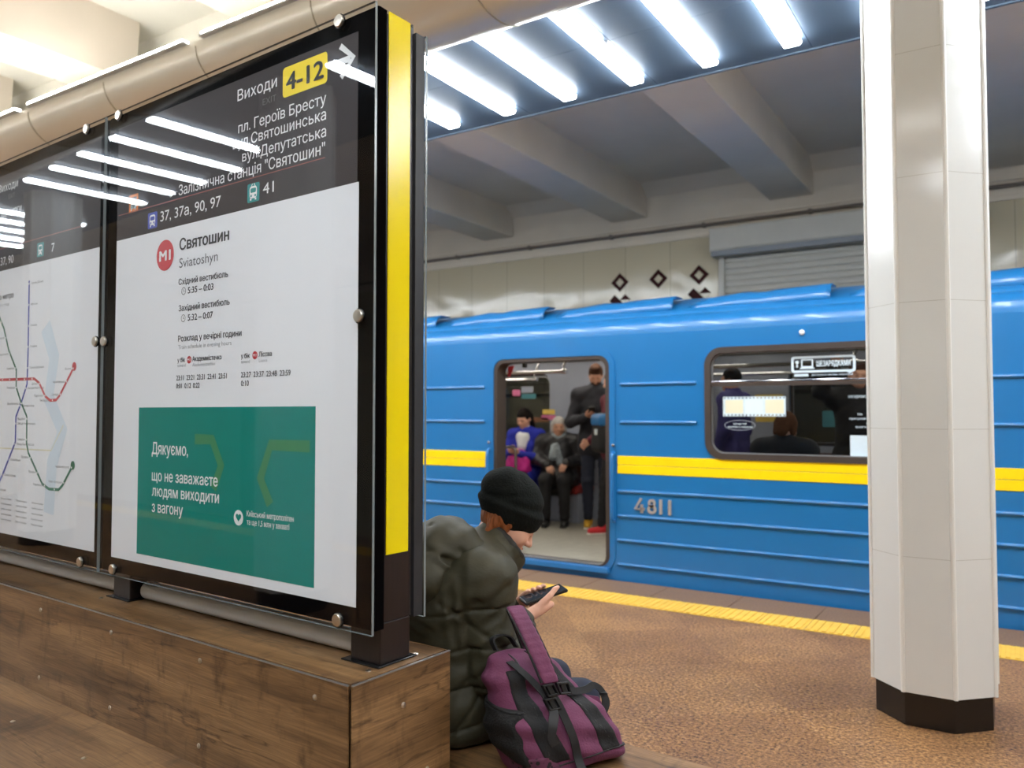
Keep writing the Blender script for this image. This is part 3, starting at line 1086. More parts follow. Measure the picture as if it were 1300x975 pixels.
# screw heads
def dome(m, r=.0082):
    return MB().lathe([(r, 0), (r * .95, .0018), (r * .6, .0035), (.0005, .0042)], 12, m)
RXf = Matrix.Rotation(R(90), 4, 'X')       # facing -d
RYe = Matrix.Rotation(R(90), 4, 'Y')       # facing +u
for i in range(9):
    for z in (.666, .418):
        dome(Matrix.Translation((-.083 - .514 * i, -.082, z)) @ RXf).build('screw', M['brushed'], bench, smooth=True)
for z, ds in ((.62, (.105,)), (.418, (.02, .2))):
    for d in ds:
        dome(Matrix.Translation((.05, d, z)) @ RYe).build('screw', M['brushed'], bench, smooth=True)
for u in (-.003, -1.40, -1.46, -2.75):
    for d in (.028, .21):
        if u == -1.46 and d < .1: continue
        dome(Matrix.Translation((u, d, BOX_Z))).build('screw', M['brushed'], bench, smooth=True)
for i in range(8):
    dome(Matrix.Translation((.05 - .486 * i, -.257, SEAT_Z))).build('screw', M['brushed'], bench, smooth=True)

# posts
ord_ = ('right end of the boards, with a yellow strip', 'joint between the two boards', 'left end of the map board')
for i, u in enumerate((0.0, -1.275, -2.70)):
    p = empty('sign_post', BF @ Matrix.Translation((u, 0, 0)))
    tag(p, ('dark square steel post with tall yellow strip at the end of the timetable board', 'short dark post under the joint between timetable and map boards',
            'dark post under the far end of the map board')[i], 'post', 'posts carrying the boards')
    top = .834 if i == 0 else .832
    MB().box(-.115, 0, .068, .182, BOX_Z + .004, top).build('shaft', M['post_brown'], p, bevel=.003)
    MB().box(-.135, .022 if i else .012, .05, .20, BOX_Z + .0003, BOX_Z + .005).build('base_plate', M['black'], p, bevel=.002)
    if i == 0:
        MB().box(-.115, 0, .068, .182, .834, 2.505).build('upper_shaft', M['post_brown'], p, bevel=.002)
        for d0, d1 in ((.0525, .068), (.182, .1875)): MB().box(-.115, -.001, d0, d1, .834, 2.515).build('side_cover', M['black_matte'], p, bevel=.001)
        MB().box(0, .0025, .086, .171, 1.015, 2.512).build('yellow_strip', M['yellow_film'], p)

# pale cable trunking lying on the box under the boards
tr = empty('cable_trunking', BF)
tag(tr, 'pale grey round trunking lying on the bench box under the boards', 'cable trunking')
for a, b_ in ((-1.25, -.14), (-2.675, -1.415), (-5.2, -2.84)):
    MB().tube([(a, .125, BOX_Z + .0325), (b_, .125, BOX_Z + .0325)], .032, 20).build('pipe', M['white_plastic'], tr, smooth=True)

# boards
Z0, Z1 = .822, 2.495
def screw_at(parent, u, z, d=-.0):
    m = Matrix.Translation((u, d, z)) @ RXf
    s = MB().lathe([(.0175, .0), (.0175, .008), (.0155, .010), (.0005, .0105)], 24, m).build('screw', M['brushed'], parent, smooth=True)
    MB().lathe([(.0205, .0), (.0205, .003), (.0005, .003)], 24, m).build('washer', M['black'], s)
    return s

def board(name, u0, u1, label):
    root = empty(name, BF)
    tag(root, label, 'information board', 'boards on the bench box')
    MB().box(u0 + .035, u1 - .154 if u1 > 0 else u1 - .002, .052, .188, Z0 + .014, Z1 + .016).build('frame', M['black_matte'], root, bevel=.003)
    MB().box(u0 + .004, u1 - .006, .018, .05, Z0 + .008, Z1 - .004).build('front_backing', M['board_black'], root)
    MB().box(u0 + .004, u1 - .030 if u1 > 0 else u1 - .006, .19, .226, Z0 + .008, Z1 - .004).build('rear_backing', M['black_matte'], root)
    def pane(nm, a, b_, d0, d1):
        m = MB().box(a, b_, d0, d1, Z0, Z1)
        for f in m.bm.faces:
            f.normal_update()
            if abs(f.normal.y) < .5: f.material_index = 1
        return m.build(nm, [M['glass'], M['glass_edge']], root)
    pane('front_glass', u0 + .003, u1, 0, .008)
    pane('rear_glass', u0 + .003, u1 - .027 if u1 > 0 else u1, .228, .236)
    return root

tb = board('timetable_board', -1.379, .037, 'black framed timetable board with red station disc and teal thank-you panel')
mb = board('map_board', -2.795, -1.381, 'black framed board with the coloured metro line map, left of the timetable')
for u, z in ((-.1, 2.478), (-1.276, 2.478), (-.015, 1.657), (-.088, .846), (-1.262, .846), (-1.352, 1.66)):
    screw_at(tb, u, z)
for u, z in ((-1.513, 2.478), (-1.416, 1.663), (-1.497, .846), (-2.66, 2.478), (-2.65, .846), (-2.76, 1.66)):
    screw_at(mb, u, z)

# printed sheets (lying 10 mm behind the glass) and their lettering
PD = .0165
def sheet(parent, name, u0, u1, z0, z1, material, d=PD):
    return MB().box(u0, u1, d, d + .001, z0, z1).build(name, material, parent)
def letters(parent, name, rows, material, d, bold=0.0):
    mes = [text_mesh(t, u, v, w, c, bold) for (t, u, v, w, c) in rows]
    return link(name, join_meshes(mes, [upright(d)] * len(mes)), material, parent)
def shapes(parent, name, outlines, material, d):
    return link(name, join_meshes([flat_mesh([o] if not isinstance(o[0][0], (list, tuple)) else o, 0, upright(d)) for o in outlines]), material, parent)
D1, D2, D3 = PD - .0008, PD - .0014, PD - .002

ps = sheet(tb, 'poster', -1.312, -.040, .882, 2.026, M['print_white'])
hd = sheet(tb, 'header_print', -1.312, -.046, 2.026, 2.442, M['print_grey'])
gr = sheet(ps, 'thank_you_panel', -1.139, -.208, .912, 1.418, M['print_green'], D1)
letters(hd, 'lettering', [
    ('Виходи', -0.589, 2.374, 0.194, 0.0362), ('пл. Героїв Бресту', -0.583, 2.2715, 0.409, 0.0331),
    ('вул.Святошинська', -0.610, 2.226, 0.436, 0.0331), ('вул.Депутатська', -0.561, 2.1775, 0.388, 0.0329),
    ('Залізнична станція "Святошин"', -0.911, 2.1285, 0.734, 0.0353), ('37, 37а, 90, 97', -1.021, 2.0560, 0.350, 0.0367),
    ('41', -0.456, 2.0585, 0.052, 0.0345)], M['ink_white'], D1, .006)
letters(hd, 'dim_lettering', [('EXIT', -0.462, 2.332, 0.065, 0.0207)], M['ink_dim'], D1)
shapes(hd, 'exit_number_plate', [rrect(-.367, -.170, 2.331, 2.421, .012)], M['ink_yellow'], D1)
letters(hd, 'exit_number', [('4-12', -0.349, 2.349, 0.162, 0.054)], M['ink_black'], D2, .030)
shapes(hd, 'arrow', [line_poly([(-.157, 2.374), (-.075, 2.375)], .019), line_poly([(-.117, 2.420), (-.063, 2.375), (-.113, 2.330)], .017)], M['ink_white'], D1)
shapes(hd, 'rule', [rrect(-1.30, -.177, 2.1165, 2.1195)], M['ink_rule'], D1)
def bus_icon(parent, u0, v0, w, h, material):
    o = shapes(parent, 'transit_symbol', [rrect(u0, u0 + w, v0, v0 + h, .006)], material, D1)
    X = lambda t: u0 + t * w
    V = lambda t: v0 + t * h
    shapes(o, 'vehicle_front', [[rrect(X(.2), X(.8), V(.2), V(.85), .01), rrect(X(.27), X(.73), V(.5), V(.74), .005), circ(X(.33), V(.34), .004, 12), circ(X(.67), V(.34), .004, 12)],
                                [rrect(X(.24), X(.36), V(.1), V(.2))], [rrect(X(.64), X(.76), V(.1), V(.2))]], M['ink_white'], D2)
    return o
bus_icon(hd, -1.101, 2.040, .060, .056, M['ink_blue'])
tr_ = bus_icon(hd, -.533, 2.043, .060, .058, M['ink_teal'])
shapes(tr_, 'trolley_poles', [line_poly([(-.512, 2.092), (-.507, 2.1)], .003), line_poly([(-.494, 2.092), (-.499, 2.1)], .003)], M['ink_white'], D2)
o = shapes(hd, 'transit_symbol', [rrect(-1.229, -1.168, 2.116, 2.180, .004)], M['ink_orange'], D1)
shapes(o, 'vehicle_front', [[rrect(-1.219, -1.178, 2.128, 2.170, .004), rrect(-1.213, -1.184, 2.146, 2.163, .003)], [rrect(-1.216, -1.209, 2.121, 2.128)], [rrect(-1.188, -1.181, 2.121, 2.128)]], M['black'], D2)

letters(ps, 'station_name', [('Святошин', -0.900, 1.9425, 0.275, 0.0385)], M['ink_black'], D1, .030)
letters(ps, 'station_name_latin', [('Sviatoshyn', -0.901, 1.8830, 0.218, 0.0335)], mat('ink_mid', (98, 100, 108), 0.6), D1)
md = mat('ink_dark', (52, 54, 62), 0.6)
letters(ps, 'timetable_lettering', [
    ('Східний вестибюль', -0.903, 1.8260, 0.275, 0.0200), ('5:35 – 0:03', -0.848, 1.7930, 0.143, 0.0215),
    ('Західний вестибюль', -0.900, 1.7375, 0.283, 0.0200), ('5:32 – 0:07', -0.846, 1.7026, 0.140, 0.0215),
    ('Розклад у вечірні години', -0.901, 1.6362, 0.347, 0.0195),
    ('у бік', -0.903, 1.5676, 0.044, 0.0145), ('Академмістечко', -0.816, 1.5680, 0.160, 0.0155),
    ('у бік', -0.555, 1.5670, 0.044, 0.0145), ('Лісова', -0.467, 1.5681, 0.062, 0.0150),
    ('23:11  23:21  23:31  23:41  23:51', -0.908, 1.5073, 0.281, 0.0170), ('0:01  0:12  0:22', -0.908, 1.4809, 0.134, 0.0170),
    ('23:27  23:37  23:48  23:59', -0.554, 1.5080, 0.236, 0.0170), ('0:10', -0.553, 1.4818, 0.038, 0.0170)], md, D1, .020)
letters(ps, 'grey_lettering', [
    ('Train schedule in evening hours', -0.900, 1.6111, 0.295, 0.0139), ('toward', -0.903, 1.5515, 0.048, 0.0110),
    ('Akademmistechko', -0.816, 1.5509, 0.126, 0.0110), ('toward', -0.555, 1.5510, 0.044, 0.0108), ('Lisova', -0.466, 1.5517, 0.040, 0.0106)], M['ink_grey'], D1)
o = shapes(ps, 'line_disc', [circ(-.988, 1.936, .053)], M['ink_red'], D1)
letters(o, 'line_number', [('M1', -1.021, 1.918, .066, .036)], M['ink_white'], D2, .04)
for u in (-.835, -.486):
    o = shapes(ps, 'line_disc', [circ(u, 1.5735, .0125, 20)], M['ink_red'], D1)
    letters(o, 'line_number', [('M1', u - .008, 1.5690, .016, .009)], M['ink_white'], D2, .01)
ck = []
for v in (1.803, 1.7125):
    ck += [[circ(-.873, v, .0125, 24), circ(-.873, v, .0108, 24)], [line_poly([(-.873, v + .007), (-.873, v), (-.867, v - .002)], .0018)]]
shapes(ps, 'clock_symbol', ck, md, D1)
letters(gr, 'lettering', [
    ('Дякуємо,', -1.050, 1.2592, 0.217, 0.0407), ('що не заважаєте', -1.047, 1.1690, 0.380, 0.0365),
    ('людям виходити', -1.045, 1.1170, 0.386, 0.0365), ('з вагону', -1.044, 1.0630, 0.186, 0.0365),
    ('Київський метрополітен', -0.516, 1.0880, 0.219, 0.0171), ('та ще 1,5 млн у захваті', -0.515, 1.0630, 0.199, 0.0172)], M['ink_white'], D2, .020)
heart = [(-.557 + .00085 * 16 * math.sin(t) ** 3, 1.0815 + .00085 * (13 * math.cos(t) - 5 * math.cos(2 * t) - 2 * math.cos(3 * t) - math.cos(4 * t))) for t in [2 * math.pi * k / 40 for k in range(40)]]
shapes(gr, 'heart_disc', [[circ(-.557, 1.080, .0235), heart]], M['ink_white'], D2)
shapes(gr, 'chevron_shapes', [line_poly([(-.795, 1.315), (-.700, 1.315), (-.650, 1.235), (-.690, 1.160)], .034),
                             line_poly([(-.230, 1.305), (-.405, 1.305), (-.452, 1.205), (-.405, 1.130)], .034)], M['chevron_olive'], D2)  # two olive chevron bands laid over the green panel

# map board prints
mp_ = sheet(mb, 'map_poster', -2.735, -1.437, .886, 2.020, M['print_white'])
mh = sheet(mb, 'header_print', -2.735, -1.437, 2.020, 2.442, M['print_grey'])
letters(mh, 'lettering', [('Виходи', -2.339, 2.3697, 0.194, 0.0345), ('пр. Перемоги', -2.405, 2.2573, 0.300, 0.0330), ('37, 90', -2.300, 2.0441, 0.128, 0.0365), ('7', -1.823, 2.048, .026, .036)], M['ink_white'], D1)
letters(mh, 'dim_lettering', [('EXIT', -2.235, 2.329, .065, .0207)], M['ink_dim'], D1)
shapes(mh, 'arrow', [line_poly([(-2.60, 2.374), (-2.52, 2.375)], .019), line_poly([(-2.562, 2.420), (-2.508, 2.375), (-2.558, 2.330)], .017)], M['ink_white'], D1)
shapes(mh, 'rule', [rrect(-2.70, -1.56, 2.1165, 2.1195)], M['ink_rule'], D1)
bus_icon(mh, -1.950, 2.040, .060, .058, M['ink_teal'])
bus_icon(mh, -2.395, 2.040, .060, .058, M['ink_blue'])
letters(mp_, 'map_title', [('Схема метро', -2.395, 1.893, .232, .024)], md, D1, .012)
letters(mp_, 'map_title_latin', [('Kyiv metro map', -2.395, 1.862, .190, .016)], M['ink_grey'], D1)
shapes(mp_, 'river', [line_poly([(-1.86, 1.75), (-1.78, 1.62), (-1.82, 1.46), (-1.70, 1.33), (-1.78, 1.20), (-1.80, 1.0)], .085)], M['ink_sky'], D1)
shapes(mp_, 'rail_line', [line_poly([(-2.7, 1.52), (-2.42, 1.246), (-1.79, 1.250), (-1.692, 1.351)], .005)], M['ink_pale'], D1 - .0001)
bl = [(-2.016, 1.95), (-2.012, 1.66), (-2.015, 1.518), (-2.068, 1.438), (-2.113, 1.383), (-2.113, 1.276), (-2.217, 1.151), (-2.30, 1.06)]
gl = [(-2.40, 1.93), (-2.25, 1.764), (-2.198, 1.669), (-2.119, 1.582), (-2.117, 1.509), (-2.064, 1.439), (-2.010, 1.384), (-2.007, 1.273), (-1.989, 1.235), (-1.860, 1.115), (-1.80, 1.097), (-1.72, 1.099), (-1.688, 1.118), (-1.609, 1.198)]
rl = [(-2.66, 1.64), (-2.50, 1.545), (-2.238, 1.542), (-1.949, 1.539), (-1.905, 1.521), (-1.849, 1.466), (-1.806, 1.449), (-1.756, 1.45), (-1.725, 1.469), (-1.613, 1.578)]
names_b = 'Героїв Дніпра|Мінська|Оболонь|Почайна|Тараса Шевченка|Контрактова площа|Поштова площа|Майдан Незалежності|Площа Льва Толстого|Олімпійська|Палац Україна|Либідська'.split('|')
names_g = 'Сирець|Дорогожичі|Лукʼянівська|Золоті ворота|Палац спорту|Кловська|Печерська|Дружби народів|Видубичі|Славутич|Осокорки|Позняки|Харківська|Вирлиця|Бориспільська|Червоний хутір'.split('|')
names_r = 'Академмістечко|Житомирська|Святошин|Нивки|Берестейська|Шулявська|Вокзальна|Університет|Театральна|Хрещатик|Арсенальна|Дніпро|Гідропарк|Лівобережна|Дарниця|Чернігівська|Лісова'.split('|')
def along(pts, n):
    seg = [math.dist(pts[i], pts[i + 1]) for i in range(len(pts) - 1)]
    tot = sum(seg); out = []
    for k in range(n):
        t = tot * (k + .15) / (n - .7); i = 0
        while i < len(seg) - 1 and t > seg[i]: t -= seg[i]; i += 1
        f = min(t / seg[i], 1)
        out.append(tuple(pts[i][j] + (pts[i + 1][j] - pts[i][j]) * f for j in (0, 1)))
    return out
txt = []
for nm, pts, names, mt, side in (('blue_line', bl, names_b, 'ink_blue', 1), ('green_line', gl, names_g, 'ink_green', -1), ('red_line', rl, names_r, 'ink_red', -1)):
    o = shapes(mp_, nm, [line_poly(pts, .0115)] + [circ(*pts[-1], .017, 20)], M[mt], D1 - .0004)
    st = along(pts, len(names))
    shapes(o, 'station_mark', [circ(p[0], p[1], .0042, 10) for p in st], M['ink_white'], D1 - .0007)
    for p, t in zip(st, names):
        w = .0085 * len(t)
        txt.append((t, p[0] + .018 if side > 0 else p[0] - .018 - w, p[1] - .004, w, .0095))
for i in range(5):
    for j in range(3):
        txt.append((('Вхід на станцію', 'Пересадка', 'Залізнична станція', 'Графік роботи', 'Умовні позначення')[(i + j) % 5], -2.24 + .145 * j, 1.03 - .022 * i, .10, .007))
letters(mp_, 'station_names', txt, mat('ink_soft', (92, 94, 102), 0.6), D1)

# ================================================================== METRO CAR
TX0, TX1 = -10.2, 5.4
TY = 6.15
FY = 8.92
train = empty('metro_car', T(-3.53, TY, 0))
tag(train, 'blue metro car with yellow stripe standing at the platform with its door open', 'metro car')
TI = Matrix.Translation((3.53, -TY, 0))     # world -> car frame
def tpart(b, name, m, parent=None, **k):
    for v in b.bm.verts: v.co = TI @ v.co
    return b.build(name, m, parent or train, **k)
def tlink(name, me, m, parent=None, **k):
    me.transform(TI)
    return link(name, me, m, parent or train, **k)
DOORS = [(-4.125, -2.945), (-8.52, -7.34), (.29, 1.47)]
WINS = [(-2.095, -.66), (-6.49, -5.055), (2.3, 3.735)]
DZ0, DZ1 = .10, 1.89
WZ0, WZ1 = 1.045, 1.905
def wall_shape(y, dep, z0=-.28, z1=2.06):
    out = [rrect(TX0, TX1, z0, z1)]
    for a, b in DOORS: out.append(rrect(a, b, DZ0, DZ1, .11, 8)) if True else None
    for a, b in WINS: out.append(rrect(a, b, WZ0, WZ1, .13, 8))
    return flat_mesh(out, dep, upright(y))
def door_shape_fix(): pass
tlink('side_wall', wall_shape(TY + .02, .02), M['blue'])
tlink('far_side_wall', wall_shape(FY - .02, .02), M['blue'])
tlink('inner_lining', wall_shape(TY + .075, .03, .08, 2.05), M['inner_cream'])
tlink('far_inner_lining', wall_shape(FY - .075, .03, .08, 2.05), M['inner_wall'])
# curved shoulder of the roof and the roof itself
prof = [(TY, 2.055), (TY + .003, 2.09), (TY + .015, 2.13), (TY + .04, 2.17), (TY + .08, 2.200), (TY + .13, 2.215), (TY + .14, 2.205), (TY + .155, 2.205), (TY + .165, 2.235), (TY + .21, 2.27)]
full = prof + [(TY + .5, 2.385), (TY + .9, 2.45), ((TY + FY) / 2, 2.48), (FY - .9, 2.45), (FY - .5, 2.385)] + [(TY + FY - y, z) for y, z in prof[::-1]]
tpart(MB().sheet(full, 'x', TX0, TX1), 'roof', M['blue'], smooth=True)
tpart(MB().sheet([(TY + .05, 2.03), (TY + .3, 2.07), (TY + .5, 2.20), (FY - .5, 2.20), (FY - .3, 2.07), (FY - .05, 2.03)], 'x', TX0, TX1), 'inner_ceiling', M['inner_cream'])
# ventilation hoods on the roof shoulder
for i in range(-4, 7):
    x0 = -3.585 + 1.262 * i
    x1 = x0 + 1.13
    b = MB()
    pr = [(TY + .20, 2.235), (TY + .205, 2.30), (TY + .24, 2.355), (TY + .31, 2.385), (TY + .45, 2.385)]
    stn = [(x0, .55), (x0 + .10, .8), (x0 + .45, 1.0), (x0 + .62, .93), (x0 + .70, 1.0), (x1 - .05, 1.08), (x1, 1.08)]
    rows = []
    for sx, s in stn:
        rows.append([b.bm.verts.new((sx, y - (s - 1) * .05, 2.235 + (z - 2.235) * s)) for y, z in pr])
    for a, c in zip(rows, rows[1:]):
        for k in range(len(pr) - 1): b.bm.faces.new((a[k], a[k + 1], c[k + 1], c[k]))
    h = tpart(b, 'ventilation_hood', M['blue'], smooth=True)
    s = h.modifiers.new('thick', 'SOLIDIFY'); s.thickness = .012
    b = MB().prism([(TY + .215, 2.236), (TY + .22, 2.30), (TY + .26, 2.355), (TY + .33, 2.375), (TY + .33, 2.236)], 'x', x1 - .09, x1 - .085)
    tpart(b, 'hood_mouth_shade', M['dark_under'], h) if False else tpart(b, 'hood_mouth_shade', M['dark_under'])  # near-black plate in the hood mouth, standing in for the shade inside
# yellow stripe, ribs
def spans(z):
    """x ranges of plain wall at height z"""
    cuts = [(a - .075, b + .075) for a, b in DOORS]
    if z > 1.04: cuts += [(a - .05, b + .05) for a, b in WINS]
    cuts.sort(); x = TX0; out = []
    for a, b in cuts:
        if a > x: out.append((x, a))
        x = max(x, b)
    out.append((x, TX1)); return out
for a, b_ in spans(1.0):
    b = MB()
    b.box(a, b_, TY - .005, TY, .889, .960); b.box(a, b_, TY - .005, TY, .963, 1.037)
    tpart(b, 'yellow_stripe', M['yellow'], bevel=.002)
for z in (.740, .533, .330, .127, 1.320, 1.640):
    for a, b_ in spans(z):
        if z > 1.04 and b_ - a > 1.6: continue
        q = .03 if z > 1.04 else 0
        pr = [(TY + .003, z - .014), (TY - .011, z - .011), (TY - .016, z), (TY - .011, z + .010), (TY + .003, z + .016)]
        tpart(MB().prism(pr, 'x', a + q, b_ - q), 'rib', M['blue'], bevel=.003)
# doors: jambs, sills, rails
for i, (a, b_) in enumerate(DOORS):
    for y, s in ((TY, 1), (FY, -1)):
        o = [rrect(a - .002, b_ + .002, DZ0 - .01, DZ1 + .002, .11, 8), rrect(a + .035, b_ - .035, DZ0 - .0, DZ1 - .03, .085, 8)]
        tlink('door_frame', flat_mesh(o, .075, upright(y + s * .07)), M['rubber_brown'])
        if s > 0:
            o = [rrect(a - .055, b_ + .055, DZ0 - .05, DZ1 + .055, .15, 8), rrect(a - .004, b_ + .004, DZ0 - .05 + .001, DZ1 + .004, .11, 8)]
            tlink('door_surround', flat_mesh(o, .006, upright(y - .004)), M['blue'], bevel=.004)
    if i == 0:
        b = MB().box(a + .0, b_ - .0, TY - .045, TY + .02, .045, .088)
        for k in range(5): b.box(a + .02, b_ - .02, TY - .040 + .011 * k, TY - .034 + .011 * k, .088, .093)
        tpart(b, 'door_sill', M['blue_rail'], bevel=.003)
        tpart(MB().box(a + .03, b_ - .03, TY + .02, TY + .10, .088, .102), 'threshold_plate', M['alu'], bevel=.002)
        tlink('warning_sticker', flat_mesh([[(a + .05, 1.84), (a + .05, 1.74), (a + .075, 1.735), (a + .125, 1.84)]], .001, upright(TY + .155)), M['ink_red'])
    if i < 2 or True:
        for x in (a - .045, b_ + .045):
            zt, zb = 1.07, .475
            xo = x
            pts = [(xo, TY - .0, zt - .01), (xo, TY - .03, zt - .012), (xo, TY - .05, zt - .035), (xo, TY - .055, zt - .08), (xo, TY - .055, zb + .08), (xo, TY - .05, zb + .03), (xo, TY - .03, zb + .012), (xo, TY, zb + .01)]
            h = tpart(MB().tube(pts, .014, 12), 'grab_rail', M['blue_rail'], smooth=True)
            mm = Matrix.Translation((xo, TY, zt + .055)) @ Matrix.Rotation(R(90), 4, 'X')
            tpart(MB().lathe([(.016, 0), (.016, .012), (.012, .03), (.001, .035)], 14, mm), 'chrome_knob', M['chrome'], smooth=True)
# closed door leaves of the two other doorways and the far side doors
def door_leaf(x0, x1, y, m):
    o = [rrect(x0, x1, DZ0 + .01, DZ1 - .02, .01), rrect(x0 + .13, x1 - .13, 1.0, 1.7, .06, 6)]
    d = tlink('door_leaf', flat_mesh(o, .018, upright(y)), m)
    tlink('door_glass', flat_mesh([rrect(x0 + .12, x1 - .12, .99, 1.71, .06, 6)], .003, upright(y)), M['train_glass'], d)
for i, (a, b_) in enumerate(DOORS):
    mid = (a + b_) / 2
    for y, m in ((TY + .09, M['blue']), (FY - .09, M['inner_wall'])):
        if i == 0 and y < 7: continue
        door_leaf(a + .04, mid - .004, y, m)
        door_leaf(mid + .004, b_ - .04, y, m)
# windows
for i, (a, b_) in enumerate(WINS):
    for y, s in ((TY, 1), (FY, -1)):
        o = [rrect(a - .012, b_ + .012, WZ0 - .012, WZ1 + .012, .142, 8), rrect(a + .035, b_ - .035, WZ0 + .035, WZ1 - .035, .1, 8)]
        w = tlink('window_frame', flat_mesh(o, .022, upright(y + s * .008)), M['rubber_brown'], bevel=.006)
        o = [rrect(a + .034, b_ - .034, WZ0 + .034, WZ1 - .034, .1, 8), rrect(a + .043, b_ - .043, WZ0 + .043, WZ1 - .043, .092, 8)]
        tlink('bright_bead', flat_mesh(o, .01, upright(y + s * .03)), M['alu'], w)
        tlink('pane', flat_mesh([rrect(a + .038, b_ - .038, WZ0 + .038, WZ1 - .038, .096, 8)], .003, upright(y + s * .042)), M['train_glass'], w)
        b = MB()
        b.box(a + .036, b_ - .036, y + s * .012 - .012, y + s * .012 + .012, 1.606, 1.648)
        tpart(b, 'transom', M['rubber_brown'], w)
        b = MB().box(a + .036, b_ - .036, y - .004 + s * .002, y + .004 + s * .002, 1.632, 1.650)
        tpart(b, 'transom_trim', M['chrome'], w, bevel=.003)
# stickers on the near window
GY = TY + .0375
sg = tlink('window_sticker', join_meshes([flat_mesh([rrect(-1.447, -.995, 1.700, 1.822, .02), rrect(-1.430, -1.012, 1.716, 1.806, .012)], .0006, upright(GY)),
                                         flat_mesh([[(-1.06, 1.702), (-1.012, 1.702), (-1.035, 1.686)]], .0006, upright(GY))]), M['sticker_white'])
tlink('sticker_drawing', join_meshes([flat_mesh([rrect(-1.375, -1.290, 1.735, 1.800, .006), rrect(-1.366, -1.299, 1.748, 1.792, .003)], .0006, upright(GY)),
                                      flat_mesh([rrect(-1.385, -1.280, 1.728, 1.736, .002)], .0006, upright(GY)),
                                      flat_mesh([circ(-1.405, 1.778, .013, 16)], .0006, upright(GY)),
                                      flat_mesh([rrect(-1.411, -1.399, 1.738, 1.764, .004)], .0006, upright(GY))]), M['sticker_white'], sg)
def tletters(name, rows, m, parent, d, bold=0.0):
    return tlink(name, join_meshes([text_mesh(*r, bold) for r in rows], [upright(d)] * len(rows)), m, parent)
tletters('sticker_lettering', [('ШЕЗАРЯДКАМИ', -1.265, 1.745, .235, .040)], M['sticker_white'], sg, GY - .0005, .035)
tletters('small_lettering', [('доступно в твоєму смартфоні', -1.30, 1.676, .285, .012)], M['sticker_white'], sg, GY - .0005, .02)
tlink('sticker_badge', flat_mesh([rrect(-1.425, -1.325, 1.672, 1.690, .003)], .0006, upright(GY)), M['sticker_white'], sg)
fs = tlink('film_strip_sticker', flat_mesh([rrect(-1.973, -1.492, 1.372, 1.524)] + [rrect(-1.966 + .0285 * k, -1.953 + .0285 * k, z, z + .009) for k in range(17) for z in (1.377, 1.510)], .0006, upright(GY)), M['film_print'])
for k in range(3):
    tlink('film_picture', flat_mesh([rrect(-1.955 + .155 * k, -1.815 + .155 * k, 1.395, 1.500)], .0005, upright(GY - .0008)), [M['ink_pale'], M['ink_sky'], M['ink_pale']][k], fs)
bb = tlink('speech_bubble_sticker', flat_mesh([circ(-1.842, 1.302, .122, 36, .040), circ(-1.842, 1.302, .117, 36, .036)], .0006, upright(GY)), M['inner_wall'])
tletters('bubble_lettering', [('завжди твій', -1.895, 1.307, .105, .014), ('помічник у подорожі', -1.935, 1.283, .19, .014)], M['sticker_white'], bb, GY - .0005, .015)
fl = tlink('plain_sticker', flat_mesh([rrect(-1.040, -.74, 1.085, 1.236, .004)], .0006, upright(GY)), M['sticker_white'])
tletters('notice_lettering', [('НАГАДУЄМО', -1.045, 1.508, .115, .018), ('Не', -.985, 1.382, .03, .016), ('притуляйтесь до', -1.042, 1.350, .20, .016), ('дверей', -.930, 1.322, .09, .016), ('вагона', -1.00, 1.29, .12, .016)], M['sticker_white'], fl, GY - .0005, .015)
# car number in raised chrome figures, and a white tail lamp dot above the window
num = None
for ch, cx, cw in (('4', -2.712, .088), ('8', -2.600, .078), ('1', -2.497, .030), ('1', -2.420, .030)):
    fl_ = {'4': [line_poly([(cx + .062, .572), (cx + .062, .640)], .022), line_poly([(cx + .088, .603), (cx + .004, .603), (cx + .058, .690)], .022)],
           '8': [(circ(cx + .039, .656, .033, 28, .034), circ(cx + .039, .656, .013, 28, .014)), (circ(cx + .039, .605, .040, 28, .037), circ(cx + .039, .605, .018, 28, .016))],
           '1': [line_poly([(cx + .014, .570), (cx + .014, .690)], .024)]}[ch]
    mes = join_meshes([flat_mesh(list(o) if isinstance(o, tuple) else [o], .006, upright(TY - .006)) for o in fl_])
    d_ = tlink('car_number_digit', mes, M['number_steel'], bevel=.002)
mm = Matrix.Translation((-1.357, TY, 2.0)) @ Matrix.Rotation(R(90), 4, 'X')
tpart(MB().lathe([(.02, 0), (.02, .01), (.016, .022), (.001, .028)], 16, mm), 'signal_lens', mat('lens_white', (250, 250, 250), .2), smooth=True)
# floor, underframe, ends
tpart(MB().box(TX0 + .02, TX1 - .02, TY + .04, FY - .04, .04, .090), 'floor', M['lino'])
tpart(MB().box(TX0 + .2, TX1 - .2, TY + .25, FY - .25, -.75, -.28), 'under_frame', M['dark_under'])
for x in (TX0, TX1 - .04):
    tpart(MB().prism([(y, z) for y, z in [(TY + .02, -.28), (TY + .02, 2.05), (TY + .3, 2.25), (TY + .9, 2.44), (FY - .9, 2.44), (FY - .3, 2.25), (FY - .02, 2.05), (FY - .02, -.28)]], 'x', x, x + .04), 'end_wall', M['inner_cream'])
for wx in (-9.2, -7.1, 0.4, 2.3):
    for yy in (6.75, 8.27):
        mm = Matrix.Translation((wx, yy - .065, -.505)) @ Matrix.Rotation(R(-90), 4, 'X')
        tpart(MB().lathe([(.44, 0), (.44, .02), (.42, .03), (.42, .12), (.15, .13), (.001, .13)], 28, mm), 'wheel', M['rail_steel'], smooth=True)
# interior lamps
for x in (-8.9, -7.3, -5.7, -4.1, -2.5, -.9,   .7, 2.2, 3.8):
    for y in (7.0, 8.07):
        b = MB().box(x - .42, x + .42, y - .07, y + .07, 2.165, 2.198)
        tpart(b, 'ceiling_lamp', M['train_lamp'], bevel=.01)
